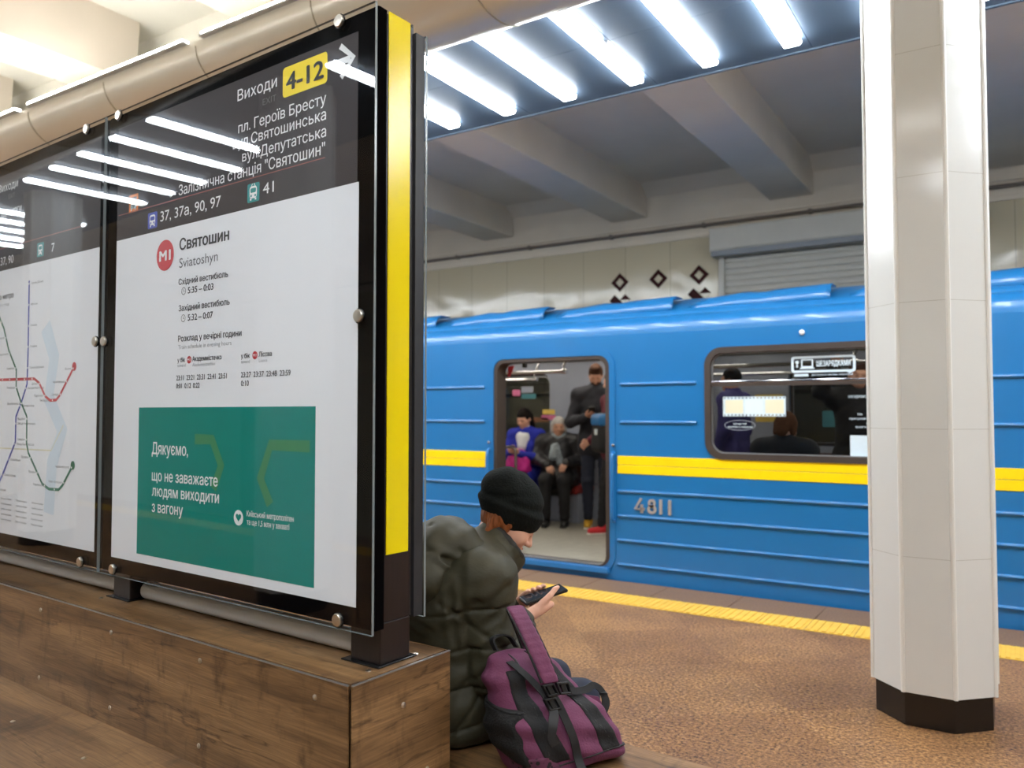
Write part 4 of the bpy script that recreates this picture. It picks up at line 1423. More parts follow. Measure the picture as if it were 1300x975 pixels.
# benches
def train_bench(x0, x1, wall, s):
    y0, y1 = (wall, wall + s * .46)
    a, b_ = sorted((y0, y1))
    tpart(MB().box(x0, x1, a, b_, .43, .53), 'bench_seat', M['seat_red'], bevel=.03, segs=3)
    yb = sorted((wall, wall + s * .09))
    tpart(MB().box(x0, x1, yb[0], yb[1], .56, .98), 'bench_back', M['seat_brown'], bevel=.025, segs=3)
    yf = sorted((wall, wall + s * .40))
    tpart(MB().box(x0 + .02, x1 - .02, yf[0], yf[1], .09, .43), 'bench_box', M['inner_wall'])
train_bench(-7.0, -4.42, FY - .11, -1)
train_bench(-2.75, -.02, FY - .11, -1)
train_bench(-7.0, -4.35, TY + .11, 1)
train_bench(-2.70, -.05, TY + .11, 1)
# bench end poles with loop rails
def pole_loop(x, y0, s):
    y1 = y0 + s * .52
    pts = [(x, y0, 1.06), (x, y1 - s * .06, 1.06), (x, y1 - s * .015, 1.045), (x, y1, 1.0), (x, y1, .60), (x, y1 - s * .015, .55), (x, y1 - s * .06, .535), (x, y0, .535)]
    tpart(MB().tube(pts, .016, 12), 'bench_end_rail', M['chrome'], smooth=True)
for x in (-4.33, -2.85): pole_loop(x, FY - .1, -1)
for x in (-4.28, -2.78): pole_loop(x, TY + .1, 1)
# overhead bars: run of tube and a bent hanger
for y in (6.78, 8.2):
    for x0, x1 in ((-7.4, -3.72 if y < 7 else -4.9), (-3.2, 1.0)):
        tpart(MB().tube([(x0, y, 1.80), (x1 - .02, y, 1.80)], .017, 12), 'overhead_bar', M['chrome'], smooth=True)
        for xh in (x1 - .01, x0 + .4, (x0 + x1) / 2):
            tpart(MB().tube([(xh, y, 1.80), (xh, y, 1.86), (xh + .03, y, 1.93), (xh + .06, y, 2.0), (xh + .06, y, 2.15)], .013, 10), 'bar_hanger', M['chrome'], smooth=True)
            tpart(MB().lathe([(.024, -.03), (.026, 0), (.024, .03)], 14, Matrix.Translation((xh, y, 1.80)) @ RYe), 'bar_clamp', M['chrome'], smooth=True)
tpart(MB().box(-4.10, -4.06, 6.60, 6.64, 1.84, 1.99), 'ceiling_grip', M['black'], bevel=.008)
# stickers and adverts on the far wall and windows
for (x0, x1, z0, z1, m) in ((-5.62, -5.50, 1.62, 1.70, 'ad_pink'), (-5.48, -5.30, 1.66, 1.74, 'inner_wall'), (-5.48, -5.26, 1.58, 1.645, 'ad_teal'), (-5.42, -5.08, 1.28, 1.34, 'ad_brown'), (-5.16, -4.98, 1.38, 1.44, 'ad_yellow'), (-5.18, -4.97, 1.31, 1.37, 'ad_pink'),
                           (-1.75, -1.1, 1.25, 1.42, 'ad_teal'), (-2.45, -2.15, 1.3, 1.6, 'ad_yellow')):
    tlink('advert_sticker', flat_mesh([rrect(x0, x1, z0, z1, .008)], .001, upright(FY - .112)), M[m])

# ================================================================== PEOPLE
def V3(*a): return np.array(a, float)
def unit(v): v = np.array(v, float); return v / np.linalg.norm(v)

def head_rot(yaw=0.0, pitch=0.0, roll=0.0):
    """columns right, forward, up; pitch > 0 looks down, yaw > 0 turns to the figure's right"""
    m = Matrix.Rotation(-yaw, 3, 'Z') @ Matrix.Rotation(-pitch, 3, 'X') @ Matrix.Rotation(roll, 3, 'Y')
    return np.array(m)

def add_head(S, c, Rh, s=1.0, ears=True):
    P = lambda x, y, z: c + Rh @ (V3(x, y, z) * s)
    q = lambda *r: V3(*r) * s
    S.ell(P(0, -.012, .030), q(.074, .093, .092), Rh, .02)
    S.ell(P(0, .022, -.035), q(.060, .066, .076), Rh, .03)
    S.ell(P(0, .052, -.083), q(.032, .030, .026), Rh, .03)              # chin
    S.cone(P(-.03, .078, .022), P(.03, .078, .022), .014 * s, k=.02)      # brow
    S.cone(P(0, .090, .006), P(0, .108, -.026), .0075 * s, .0115 * s, .012)  # nose
    for a in (-1, 1):
        S.ball(P(a * .012, .096, -.030), .0085 * s, .008)
        S.ball(P(a * .040, .056, -.026), .026 * s, .025)                  # cheeks
        S.ball(P(a * .031, .098, .003), .015 * s, .016, 'sub')            # eye sockets
        S.ell(P(a * .031, .0765, .002), q(.014, .012, .0105), Rh, .004)   # lids
        if ears: S.ell(P(a * .075, -.012, -.010), q(.010, .020, .032), Rh, .008)   # ears
    S.ell(P(0, .087, -.052), q(.022, .012, .0065), Rh, .008)
    S.ell(P(0, .084, -.064), q(.020, .012, .0075), Rh, .008)
    S.ell(P(0, .099, -.058), q(.020, .010, .0016), Rh, .003, 'sub')
    return P

def add_hand(S, w, d, n, side, curl=0.5, s=1.0, thumb=0.5):
    """w wrist, d along the fingers, n out of the palm, side towards the thumb"""
    d = unit(d); n = unit(np.array(n, float) - d * np.dot(n, d)); sd = unit(np.array(side, float) - d * np.dot(side, d) - n * np.dot(side, n))
    for o in (-.026, -.009, .009, .026):
        S.cone(w + d * .012 * s + sd * o * .6 * s, w + d * .085 * s + sd * o * s, .016 * s, .0125 * s, .012)
    lens = (.058, .072, .078, .070)
    for o, L, cu in zip((-.030, -.010, .010, .029), lens, (1.1, 1.0, .95, .85)):
        p = w + d * .086 * s + sd * o * s
        ang = 0.0
        for j, fr in enumerate((.45, .31, .24)):
            ang += curl * cu * (.75, .9, .7)[j]
            dr = d * math.cos(ang) + n * math.sin(ang)
            p2 = p + dr * L * fr * s
            S.cone(p, p2, (.0092, .0084, .0076)[j] * s, (.0086, .0077, .0068)[j] * s, .004)
            p = p2
    t0 = w + d * .028 * s + sd * .026 * s
    t1 = t0 + (d * .6 + sd * .62 + n * .35 * thumb) * .044 * s
    t2 = t1 + (d * .85 + sd * (.15 - .3 * thumb) + n * (.35 + .3 * thumb)) * .032 * s
    t3 = t2 + (d * .95 - sd * .25 * thumb + n * .35 * thumb) * .024 * s
    S.cone(t0, t1, .0135 * s, .0110 * s, .012); S.cone(t1, t2, .0102 * s, .0092 * s, .004); S.cone(t2, t3, .0090 * s, .0072 * s, .004)

SIT = dict(pelvis=(0, 0, .55), belly=(0, .0, .72), chest=(0, .0, .90), neck=(0, .02, 1.06), head=(0, .045, 1.20),
           shoulder=(.18, 0, 1.01), elbow=(.24, .10, .74), wrist=(.12, .30, .68), hip=(.09, .02, .53), knee=(.11, .44, .54), ankle=(.11, .40, .09))
STAND = dict(pelvis=(0, 0, .95), belly=(0, .01, 1.10), chest=(0, .0, 1.30), neck=(0, .01, 1.49), head=(0, .035, 1.635),
             shoulder=(.185, 0, 1.43), elbow=(.235, .0, 1.13), wrist=(.23, .10, .90), hip=(.09, 0, .93), knee=(.10, .03, .51), ankle=(.10, -.02, .09))

def joints(base, over):
    J = {}
    for k, v in base.items():
        if k in ('shoulder', 'elbow', 'wrist', 'hip', 'knee', 'ankle'):
            J[k + 'R'] = V3(*v); J[k + 'L'] = V3(-v[0], v[1], v[2])
        else: J[k] = V3(*v)
    for k, v in over.items(): J[k] = V3(*v)
    return J

def torso(S, J, g, k=.05, w=1.0):
    """g: how much the surface stands off the skin"""
    xr = unit(J['shoulderR'] - J['shoulderL']); hr = unit(J['hipR'] - J['hipL'])
    S.cone(J['hipR'], J['hipL'], .098 * w + g, k=k)
    S.cone(J['pelvis'] - hr * .06 * w, J['belly'] - xr * .055 * w, .100 * w + g, .095 * w + g, k)
    S.cone(J['pelvis'] + hr * .06 * w, J['belly'] + xr * .055 * w, .100 * w + g, .095 * w + g, k)
    S.cone(J['belly'] - xr * .055 * w, J['chest'] - xr * .07 * w, .095 * w + g, .102 * w + g, k)
    S.cone(J['belly'] + xr * .055 * w, J['chest'] + xr * .07 * w, .095 * w + g, .102 * w + g, k)
    S.cone(J['chest'], (J['chest'] + J['neck']) / 2, .11 * w + g, .09 * w + g, k)
    S.cone(J['shoulderL'], J['shoulderR'], .058 * w + g, k=k)
    for a in 'RL': S.cone(J['shoulder' + a], J['neck'], .058 * w + g, .045 * w + g, k)

def arms(S, J, g, k=.03, end=1.0, only='RL'):
    for a in only:
        e = J['elbow' + a]; w = J['wrist' + a]
        S.cone(J['shoulder' + a], e, .052 + g, .041 + g, k)
        S.cone(e, e + (w - e) * end, .041 + g, .029 + g * .8, k)

def legs(S, J, g, k=.03, end=1.0):
    for a in 'RL':
        kn = J['knee' + a]; an = J['ankle' + a]
        S.cone(J['hip' + a], kn, .082 + g, .056 + g, k)
        S.cone(kn, kn + (an - kn) * end, .056 + g, .038 + g, k)

def put(root, name, S, h, m, **kw):
    o = link(name, S.mesh(h, name, **kw), m, root)
    return o

def person(label, at, yaw, base, over, clothes, head=(0, 0, 0), hair='short', hair_m='dark_hair', skin='skin', hands=None, group=None, res=.011, beard=None, shoe='shoe_black', shoe_len=.13):
    root = empty('person', Matrix.Translation(at) @ Matrix.Rotation(yaw, 4, 'Z'))
    tag(root, label, 'person', group)
    J = joints(base, over)
    Rh = head_rot(*[R(x) for x in head])
    S = SDF()
    torso(S, J, 0); arms(S, J, 0); legs(S, J, 0)
    S.cone(J['neck'], J['head'] + Rh @ V3(0, -.02, -.05), .056, .05, .03)
    P = add_head(S, J['head'], Rh)
    for a in 'RL':
        an = J['ankle' + a]
        S.cone(an + V3(0, -.02, -.05), an + V3(0, shoe_len - .03, -.055), .032, .028, .02)
    hands = hands or {}
    for a in 'RL':
        d, n, sd, cu = hands.get(a, ((J['wrist' + a] - J['elbow' + a]), (-1 if a == 'R' else 1, 0, 0), (0, 1, 0), .5))
        add_hand(S, J['wrist' + a], d, n, sd, cu)
    put(root, 'body', S, min(res, .009), M[skin])
    # eyes and hair
    e = MB()
    for a in (-1, 1):
        c = P(a * .031, .083, .002)
        e.lathe([(.001, -.006), (.006, -.003), (.0075, 0), (.006, .003), (.001, .006)], 10, Matrix.Translation(c))
    e.build('eyes', M['eye'], root, smooth=True)
    if hair:
        H = SDF()
        H.ell(P(0, -.016, .038), V3(.083, .100, .096), Rh, .01)
        if hair == 'long':
            H.cone(P(-.05, -.06, 0), P(-.055, -.075, -.16), .045, .03, .03); H.cone(P(.05, -.06, 0), P(.055, -.075, -.16), .045, .03, .03)
            H.cone(P(0, -.08, 0), P(0, -.085, -.18), .05, .04, .03)
        if hair == 'bob':
            for a in (-1, 1): H.cone(P(a * .068, -.02, .03), P(a * .070, -.02, -.05), .03, .025, .02)
            H.cone(P(0, -.08, .02), P(0, -.08, -.05), .05, .05, .02)
        if hair == 'top':
            H.ell(P(0, .03, .115), V3(.06, .07, .035), Rh, .03)
        fz = .040 if hair != 'short' else .050
        f = Rh[:, 1]; u = Rh[:, 2]
        c0 = P(0, .045, fz)
        H.fn(lambda X, Y, Z, c0=c0, f=f, u=u: np.minimum((X - c0[0]) * f[0] + (Y - c0[1]) * f[1] + (Z - c0[2]) * f[2] + .5 * 0, -((X - c0[0]) * u[0] + (Y - c0[1]) * u[1] + (Z - c0[2]) * u[2])), 'int', .012)
        if hair == 'short' or hair == 'top':
            c1 = P(0, -.02, -.045)
            H.half(c1, -u + f * .0, .01)
            c2 = P(0, .0, -.0)
            H.fn(lambda X, Y, Z, c0=c2, f=f, u=u: np.minimum((X - c0[0]) * f[0] + (Y - c0[1]) * f[1] + (Z - c0[2]) * f[2], -((X - c0[0]) * u[0] + (Y - c0[1]) * u[1] + (Z - c0[2]) * u[2])), 'int', .01)
        put(root, 'hair', H, min(res, .008), M[hair_m])
    if beard:
        B = SDF()
        B.ell(P(0, .030, -.062), V3(.060, .066, .062), Rh, .01)
        B.ell(P(0, .06, -.098), V3(.036, .034, .03), Rh, .02)
        c0 = P(0, .02, -.034); f = Rh[:, 1]; u = Rh[:, 2]
        B.half(c0, u - f * .25, .01)
        B.ell(P(0, .098, -.058), V3(.022, .012, .008), Rh, .006, 'sub')
        put(root, 'beard', B, .008, M[beard])
    # clothes
    for name, m, kind, opt in clothes:
        S = SDF()
        g = opt.get('g', .018)
        if kind == 'jacket':
            torso(S, J, g); arms(S, J, g * .9, end=.97)
            dn = unit(J['pelvis'] - J['belly'])
            hem = opt.get('hem', .08)
            S.cone(J['hipR'] + dn * hem, J['hipL'] + dn * hem, .10 + g, k=.05)
            if opt.get('thigh'):
                for a in 'RL': S.cone(J['hip' + a], J['hip' + a] + (J['knee' + a] - J['hip' + a]) * opt['thigh'], .098 + g, .085 + g, .04)
            nk = J['neck']; hd = J['head']; up = unit(hd - nk)
            for t in range(10):
                aa = 2 * math.pi * t / 10
                c = nk + V3(math.cos(aa) * .062, math.sin(aa) * .062, 0) + up * .015
                S.cone(c, c + up * opt.get('collar', .03), .017, .013, .012)
            S.cone(nk + up * .03, nk + up * .2, .048, .052, .006, 'sub')
            if opt.get('quilt'):
                q = opt['quilt']
                S.fn(lambda X, Y, Z, q=q: .008 * np.exp(-(((Z + .12 * Y) % q - q / 2) / .012) ** 2) + 0 * X)
            S.fn(lambda X, Y, Z: .004 * np.sin(X * 41 + Z * 23) * np.sin(Y * 37 - Z * 31))
        elif kind == 'trousers':
            legs(S, J, g, end=.96)
            S.cone(J['hipR'], J['hipL'], .098 + g, k=.05)
            S.cone(J['pelvis'], J['pelvis'] + (J['belly'] - J['pelvis']) * .5, .11 + g, k=.05)
            S.fn(lambda X, Y, Z: .003 * np.sin(Z * 70 + X * 20) * np.sin(Y * 30 + 1))
        elif kind == 'scarf':
            nk = J['neck'] + V3(0, 0, .02)
            for t in range(12):
                a0 = 2 * math.pi * t / 12; a1 = 2 * math.pi * (t + 1) / 12
                S.cone(nk + V3(math.cos(a0) * .072, math.sin(a0) * .072, .012 * math.sin(3 * a0)), nk + V3(math.cos(a1) * .072, math.sin(a1) * .072, .012 * math.sin(3 * a1)), .036, k=.015)
            for (x, y, z, x2, y2, z2) in opt.get('tails', ()):
                S.cone(J['chest'] + V3(x, y, z), J['chest'] + V3(x2, y2, z2), .034, .045, .02)
            S.fn(lambda X, Y, Z: .004 * np.sin(X * 160) * np.sin(Y * 120 + Z * 60))
        elif kind == 'polo':
            nk = J['neck']; up = unit(J['head'] - nk)
            S.cone(nk - up * .03, nk + up * .05, .075, .062, .02)
            S.cone(J['chest'] + V3(0, .085, .0), J['chest'] + V3(-.03, .065, .11), .07, .075, .03); S.cone(J['chest'] + V3(0, .085, .0), J['chest'] + V3(.03, .065, .11), .07, .075, .03)
        elif kind == 'cuffs':
            for a in 'RL':
                w = J['wrist' + a]; e = J['elbow' + a]; dd = unit(w - e)
                S.cone(w - dd * .05, w - dd * .01, .046, .046, .01)
        put(root, name, S, res, M[m])
    for a in 'RL':
        B = SDF(); an = J['ankle' + a]; zf = an[2] - .09
        B.cone(an + V3(0, -.015, .02), an + V3(0, -.015, -.03), .050, .046, .02)
        B.cone(an + V3(0, -.025, -.048), an + V3(0, shoe_len, -.056), .042, .036, .03)
        B.half((0, 0, zf + .004), (0, 0, -1))
        o = put(root, 'shoe', B, .008, M[shoe])
        K = SDF()
        K.cone(an + V3(0, -.03, -.078), an + V3(0, shoe_len + .005, -.078), .045, .041, .02)
        K.half((0, 0, zf + .016), (0, 0, 1)); K.half((0, 0, zf), (0, 0, -1))
        put(o, 'sole', K, .008, M['sole'] if shoe != 'shoe_black' else M['shoe_black'])
    return root, J

# ---- passengers seen through the open door (car floor is at z = .09)
FZ = .09
w_blue, J = person('seated passenger in royal blue cardigan and white collar looking down at a phone', (-5.13, 8.36, FZ), R(180 + 6), SIT,
    dict(wristR=(.07, .30, .83), wristL=(-.05, .31, .82), elbowR=(.25, .12, .76), elbowL=(-.25, .12, .76), head=(0, .07, 1.235), neck=(0, .03, 1.09), shoulderR=(.17, 0, 1.03), shoulderL=(-.17, 0, 1.03)),
    [('cardigan', 'royal', 'jacket', dict(g=.02, hem=.10, thigh=.5)), ('white_collar', 'white_cloth', 'polo', {}), ('trousers', 'black_cloth', 'trousers', dict(g=.012))],
    head=(8, 22, 0), hair='long', hair_m='dark_hair', hands={'R': ((-.5, .6, .3), (-.4, -.3, .8), (0, .4, .8), .8), 'L': ((.5, .6, .3), (.4, -.3, .8), (0, .4, .8), .8)})
w_grey, J2 = person('seated elderly passenger with grey hair, grey scarf and black leather jacket', (-4.69, 8.40, FZ), R(180 + 22), SIT,
    dict(wristR=(.10, .30, .70), wristL=(-.12, .30, .72), elbowR=(.27, .06, .75), elbowL=(-.27, .06, .75), head=(0, .05, 1.135), neck=(0, .02, 1.00), chest=(0, 0, .86), shoulderR=(.19, 0, .95), shoulderL=(-.19, 0, .95), belly=(0, .02, .70)),
    [('jacket', 'leather', 'jacket', dict(g=.04, hem=.08, thigh=.3)), ('scarf', 'grey_scarf', 'scarf', dict(tails=((.01, .14, .06, -.03, .16, -.14), (.05, .14, .05, .06, .16, -.08)))), ('trousers', 'black_cloth', 'trousers', dict(g=.02)), ('cuff', 'grey_scarf', 'cuffs', {})],
    head=(-8, 2, 0), hair='bob', hair_m='grey_hair', skin='skin_b', hands={'R': ((-.3, .5, -.5), (0, -.4, -.6), (-1, 0, 0), .7), 'L': ((.3, .5, -.5), (0, -.4, -.6), (1, 0, 0), .7)})
w_dark, _ = person('seated passenger in dark coat cut off by the left edge of the open door', (-5.80, 8.38, FZ), R(180), SIT, dict(head=(0, .05, 1.19)),
    [('coat', 'black_cloth', 'jacket', dict(g=.03, hem=.1, thigh=.6)), ('trousers', 'black_cloth', 'trousers', dict(g=.015))], head=(10, 15, 0), hair='short')
man, J3 = person('bearded standing man in dark jacket and yellow boots looking down at his phone', (-4.10, 8.22, FZ), R(180 + 22), STAND,
    dict(pelvis=(0, 0, 1.02), belly=(0, .01, 1.18), chest=(0, .0, 1.38), neck=(0, .02, 1.58), head=(.0, .055, 1.735), shoulderR=(.20, 0, 1.51), shoulderL=(-.20, 0, 1.51),
         elbowR=(.29, .06, 1.20), wristR=(.09, .27, 1.26), elbowL=(-.25, .05, 1.19), wristL=(-.13, .24, 1.04), hipR=(.09, 0, 1.0), hipL=(-.09, 0, 1.0), kneeR=(.10, .03, .54), kneeL=(-.10, .03, .54)),
    [('jacket', 'navy', 'jacket', dict(g=.028, hem=.10, collar=.05)), ('trousers', 'jeans', 'trousers', dict(g=.014))],
    head=(0, 28, 0), hair='top', hair_m='brown_hair', beard='brown_hair', skin='skin_b', shoe='boot_yellow', shoe_len=.16,
    hands={'R': ((-.6, .5, .3), (-.2, -.4, .8), (0, .2, 1), .9), 'L': ((.3, .6, -.5), (.5, 0, .2), (0, .4, .8), .5)})
kid, J4 = person('standing passenger in maroon jacket and red shoes half hidden by the door edge', (-3.63, 7.74, FZ), R(140), STAND,
    dict(wristR=(.20, .22, 1.0), ankleR=(.20, .08, .09), kneeR=(.14, .06, .51)), [('jacket', 'maroon_cloth', 'jacket', dict(g=.022, hem=.06)), ('trousers', 'black_cloth', 'trousers', dict(g=.012))],
    head=(0, 12, 0), hair='short', hair_m='brown_hair', shoe='shoe_red')
# ---- passengers seen through the window
w1, _ = person('standing passenger in violet jacket in profile behind the car window', (-2.42, 7.95, FZ), R(80), STAND, {}, [('jacket', 'purple_coat', 'jacket', dict(g=.022, hem=.1, collar=.05)), ('trousers', 'black_cloth', 'trousers', dict(g=.012))],
    head=(-5, 4, 0), hair='short', hair_m='dark_hair', skin='skin_b')
w2, _ = person('seated fair-haired passenger in dark jacket seen from behind through the car window', (-1.60, 6.56, FZ), R(-8), SIT, dict(head=(0, .05, 1.19)), [('jacket', 'navy', 'jacket', dict(g=.03, hem=.08)), ('trousers', 'jeans', 'trousers', dict(g=.014))],
    head=(0, 20, 0), hair='bob', hair_m='fair_hair')
w3, _ = person('standing passenger in black coat holding the overhead bar behind the car window', (-1.20, 7.55, FZ), R(200), STAND, dict(elbowR=(.33, .10, 1.50), wristR=(.22, .20, 1.70)), [('coat', 'black_cloth', 'jacket', dict(g=.03, hem=.3)), ('trousers', 'black_cloth', 'trousers', dict(g=.014))],
    head=(0, 5, 0), hair='short', hair_m='brown_hair', hands={'R': ((0, .3, 1), (0, 1, 0), (-1, 0, 0), 1.0)})

# things the passengers hold
def in_frame(root, name, b, m, label, cat, **k):
    o = b.build(name, m, None, **k)
    o.matrix_world = root.matrix_basis
    return tag(o, label, cat)
def phone_at(root, c, rot, label):
    m = Matrix.Translation(c) @ Euler([R(x) for x in rot]).to_matrix().to_4x4()
    o = MB().box(-.036, .036, -.074, .074, -.0045, .0045).build('phone', M['phone_black'], None, bevel=.004)
    o.matrix_world = root.matrix_basis @ m
    tag(o, label, 'phone')
    MB().box(-.032, .032, -.069, .069, .0044, .0052).build('screen', M['screen'], o)
    return o
phone_at(w_blue, (.0, .395, .895), (20, 0, 0), 'dark phone in the hands of the seated passenger in royal blue')
phone_at(man, (.02, .345, 1.335), (35, 0, 0), 'dark phone held up by the bearded man')
hb = SDF()
hb.rbox((0, 0, .0), (.15, .07, .10), .05, None, .01, taper=.12)
hb.fn(lambda X, Y, Z: .006 * np.sin(X * 60 + Y * 30) * np.sin(Z * 50 + 1))
o = link('handbag', hb.mesh(.009, 'handbag'), M['magenta'])
o.matrix_world = w_blue.matrix_basis @ Matrix.Translation((-.02, .26, .705)) @ Matrix.Rotation(R(-8), 4, 'Y')
tag(o, 'bright magenta handbag on the lap of the passenger in royal blue', 'handbag')
MB().tube([(-.08, 0, .09), (-.07, 0, .15), (0, 0, .17), (.07, 0, .15), (.08, 0, .09)], .008, 8).build('handle', M['magenta'], o, smooth=True)
pk = SDF()
pk.rbox((0, 0, 0), (.15, .10, .21), .07, None, .01, taper=.1)
o = link('backpack', pk.mesh(.01, 'backpack'), M['bag_black'])
o.matrix_world = Matrix.Translation((-3.66, 7.52, FZ + 1.10)) @ Matrix.Rotation(R(140), 4, 'Z')
tag(o, 'black backpack with a blue top flap carried by the passenger at the door edge', 'backpack')
b = SDF(); b.rbox((0, 0, .13), (.147, .107, .07), .05, None, .01); 
link('top_flap', b.mesh(.01, 'flap'), M['blue_rail'], o)
MB().box(-.05, .02, .098, .106, -.02, .04).build('patch', M['sticker_white'], o, bevel=.003)

# ================================================================== THE PERSON ON THE BENCH
BX0 = V3(-1.627, 2.134, 0)
bf = V3(.6, .8, 0); brt = V3(.8, -.6, 0)
PF = Matrix(((brt[0], bf[0], 0, BX0[0]), (brt[1], bf[1], 0, BX0[1]), (0, 0, 1, 0), (0, 0, 0, 1)))
sitter = empty('person', PF)
tag(sitter, 'person in black beanie and olive padded jacket sitting on the bench, bent over a phone', 'person')
J = dict(pelvis=V3(0, .0, .475), belly=V3(0, .02, .62), chest=V3(0, .07, .78), neck=V3(0, .125, .915), head=V3(0, .228, 1.030),
         shoulderR=V3(.165, .085, .865), shoulderL=V3(-.165, .085, .865), elbowR=V3(.205, .105, .585), elbowL=V3(-.22, .13, .60),
         wristR=V3(.050, .255, .700), wristL=V3(-.080, .265, .715),
         hipR=V3(.09, .01, .455), hipL=V3(-.09, .01, .455), kneeR=V3(.115, .435, .43), kneeL=V3(-.115, .435, .43), ankleR=V3(.11, .46, .09), ankleL=V3(-.11, .46, .09))
Rh = head_rot(R(10), R(38), R(0))
S = SDF()
torso(S, J, -.012); arms(S, J, -.006); legs(S, J, -.006)
S.cone(J['neck'], J['head'] + Rh @ V3(0, -.03, -.05), .054, .048, .03)
P = add_head(S, J['head'], Rh, 1.0, False)
PC = V3(.0, .355, .765)                    # phone centre
pa = unit(V3(.05, .90, .22)); pn = unit(V3(0.05, -.25, 1.0) - pa * np.dot(V3(0.05, -.25, 1.0), pa)); ps_ = np.cross(pa, pn)
# right hand: palm up under the phone, thumb over its edge; left hand behind
def hand_hold(w, knu, side_sgn):
    """palm from the wrist to under the phone, fingers wrap the far edge, thumb along the near edge"""
    d = unit(knu - w)
    for o in (-.024, -.008, .009, .024):
        S.cone(w + ps_ * side_sgn * o * .1 + pa * o * .5, knu + pa * o * 1.05 - pn * .004, .0165, .0125, .012)
    for o, L in zip((-.033, -.012, .009, .030), (.052, .064, .068, .060)):
        p0 = knu + pa * o - pn * .003
        p1 = p0 - ps_ * side_sgn * L * .42 - pn * .006
        p2 = p1 - ps_ * side_sgn * L * .30 + pn * .010
        p3 = p2 - ps_ * side_sgn * L * .10 + pn * .020
        S.cone(p0, p1, .0092, .0084, .004); S.cone(p1, p2, .0084, .0078, .004); S.cone(p2, p3, .0078, .0068, .004)
wR, wL = J['wristR'], J['wristL']
kR = PC + ps_ * .040 - pn * .022 + pa * -.020
hand_hold(wR, kR, 1)
t0 = (wR * .6 + kR * .4) + pa * .012 + pn * .006
t1 = PC + ps_ * .046 + pa * .008 + pn * .006
t2 = PC + ps_ * .034 + pa * .034 + pn * .018
t3 = PC + ps_ * .018 + pa * .052 + pn * .016
S.cone(wR, t0, .020, .0145, .012); S.cone(t0, t1, .0135, .0112, .008); S.cone(t1, t2, .0106, .0094, .004); S.cone(t2, t3, .0094, .0076, .004)
kL = PC - ps_ * .052 - pn * .024 - pa * .035
for o in (-.024, -.008, .009, .024):
    S.cone(wL + pa * o * .4, kL + pa * o, .0165, .0125, .012)
for o, L in zip((-.030, -.010, .010, .029), (.05, .062, .066, .058)):
    p0 = kL + pa * o; p1 = p0 + pa * .018 + pn * .018 - ps_ * .006; p2 = p1 + pn * .018 + ps_ * .010 + pa * .008; p3 = p2 + ps_ * .018 + pn * .004
    S.cone(p0, p1, .0092, .0086, .004); S.cone(p1, p2, .0086, .008, .004); S.cone(p2, p3, .008, .0069, .004)
t0 = wL * .6 + kL * .4 - pa * .02; t1 = PC - ps_ * .05 - pa * .06 + pn * .0; t2 = PC - ps_ * .034 - pa * .05 + pn * .014
S.cone(wL, t0, .019, .014, .012); S.cone(t0, t1, .013, .011, .006); S.cone(t1, t2, .0102, .0085, .004)
for a in 'RL':
    an = J['ankle' + a]; S.cone(an + V3(0, -.02, -.05), an + V3(0, .10, -.055), .030, .026, .02)
put(sitter, 'body', S, .0052, M['skin'], relax=1)
# nails on the fingers that show
e = MB()
for a in (-1, 1):
    e.lathe([(.001, -.005), (.006, -.003), (.0078, 0), (.006, .003), (.001, .005)], 12, Matrix.Translation(P(a * .031, .0815, -.001)))
e.build('eyes', M['eye'], sitter, smooth=True)
for a in (-1, 1):
    e = MB().tube([P(a * .014, .088, .020), P(a * .030, .090, .026), P(a * .046, .078, .022)], [.003, .0036, .002], 8).build('eyebrow', M['ginger'], sitter, smooth=True)
L = SDF(); L.ell(P(0, .090, -.0515), V3(.020, .010, .0055), Rh, .003); L.ell(P(0, .0875, -.064), V3(.018, .010, .0065), Rh, .003)
put(sitter, 'lips', L, .0035, M['lip'])
# hair wisps at the nape and by the ear
H = SDF()
H.ell(P(0, -.026, -.004), V3(.076, .078, .076), Rh, .01)
for a in (-1, 1):
    H.cone(P(a * .074, -.004, .0), P(a * .066, -.006, -.045), .010, .005, .012)
    H.cone(P(a * .056, -.05, -.01), P(a * .058, -.050, -.080), .020, .010, .02)
H.half(P(0, .018, 0), Rh[:, 1])
H.fn(lambda X, Y, Z: .0018 * np.sin(X * 420 + Y * 150) + 0 * Z)
put(sitter, 'hair', H, .0045, M['ginger'])
# beanie: slouched, folds at the crown
B = SDF()
B.ell(P(0, -.010, .040), V3(.092, .108, .094), Rh, .01)
B.ell(P(0, -.045, .072), V3(.094, .098, .086), Rh, .05)
B.ell(P(0, -.085, .060), V3(.070, .065, .070), Rh, .05)
u = Rh[:, 2]; f = Rh[:, 1]; x_ = Rh[:, 0]
bn_ = unit(u * .90 + f * -.30)
c0 = P(0, .088, .012)
B.half(c0, (0, .26, -1), .012)
c1 = P(0, -.01, .12)
def folds(X, Y, Z):
    a = (X - c1[0]) * u[0] + (Y - c1[1]) * u[1] + (Z - c1[2]) * u[2]
    b = (X - c1[0]) * f[0] + (Y - c1[1]) * f[1] + (Z - c1[2]) * f[2]
    c = (X - c1[0]) * x_[0] + (Y - c1[1]) * x_[1] + (Z - c1[2]) * x_[2]
    w1 = .0070 * np.exp(-((a + .052 - .35 * b + .10 * c) / .013) ** 2)
    w2 = .0060 * np.exp(-((a + .015 - .75 * b) / .012) ** 2) * np.exp(-((b + .06) / .06) ** 2)
    w3 = -.0050 * np.exp(-((a + .078 - .28 * b) / .012) ** 2)
    w4 = .0065 * np.exp(-((a + .005 + .55 * b + .2 * c) / .010) ** 2) * np.exp(-((b + .10) / .05) ** 2)
    return w1 + w2 + w3 + w4 + .0018 * np.sin(34 * b + 60 * a + 20 * c)
B.fn(folds)
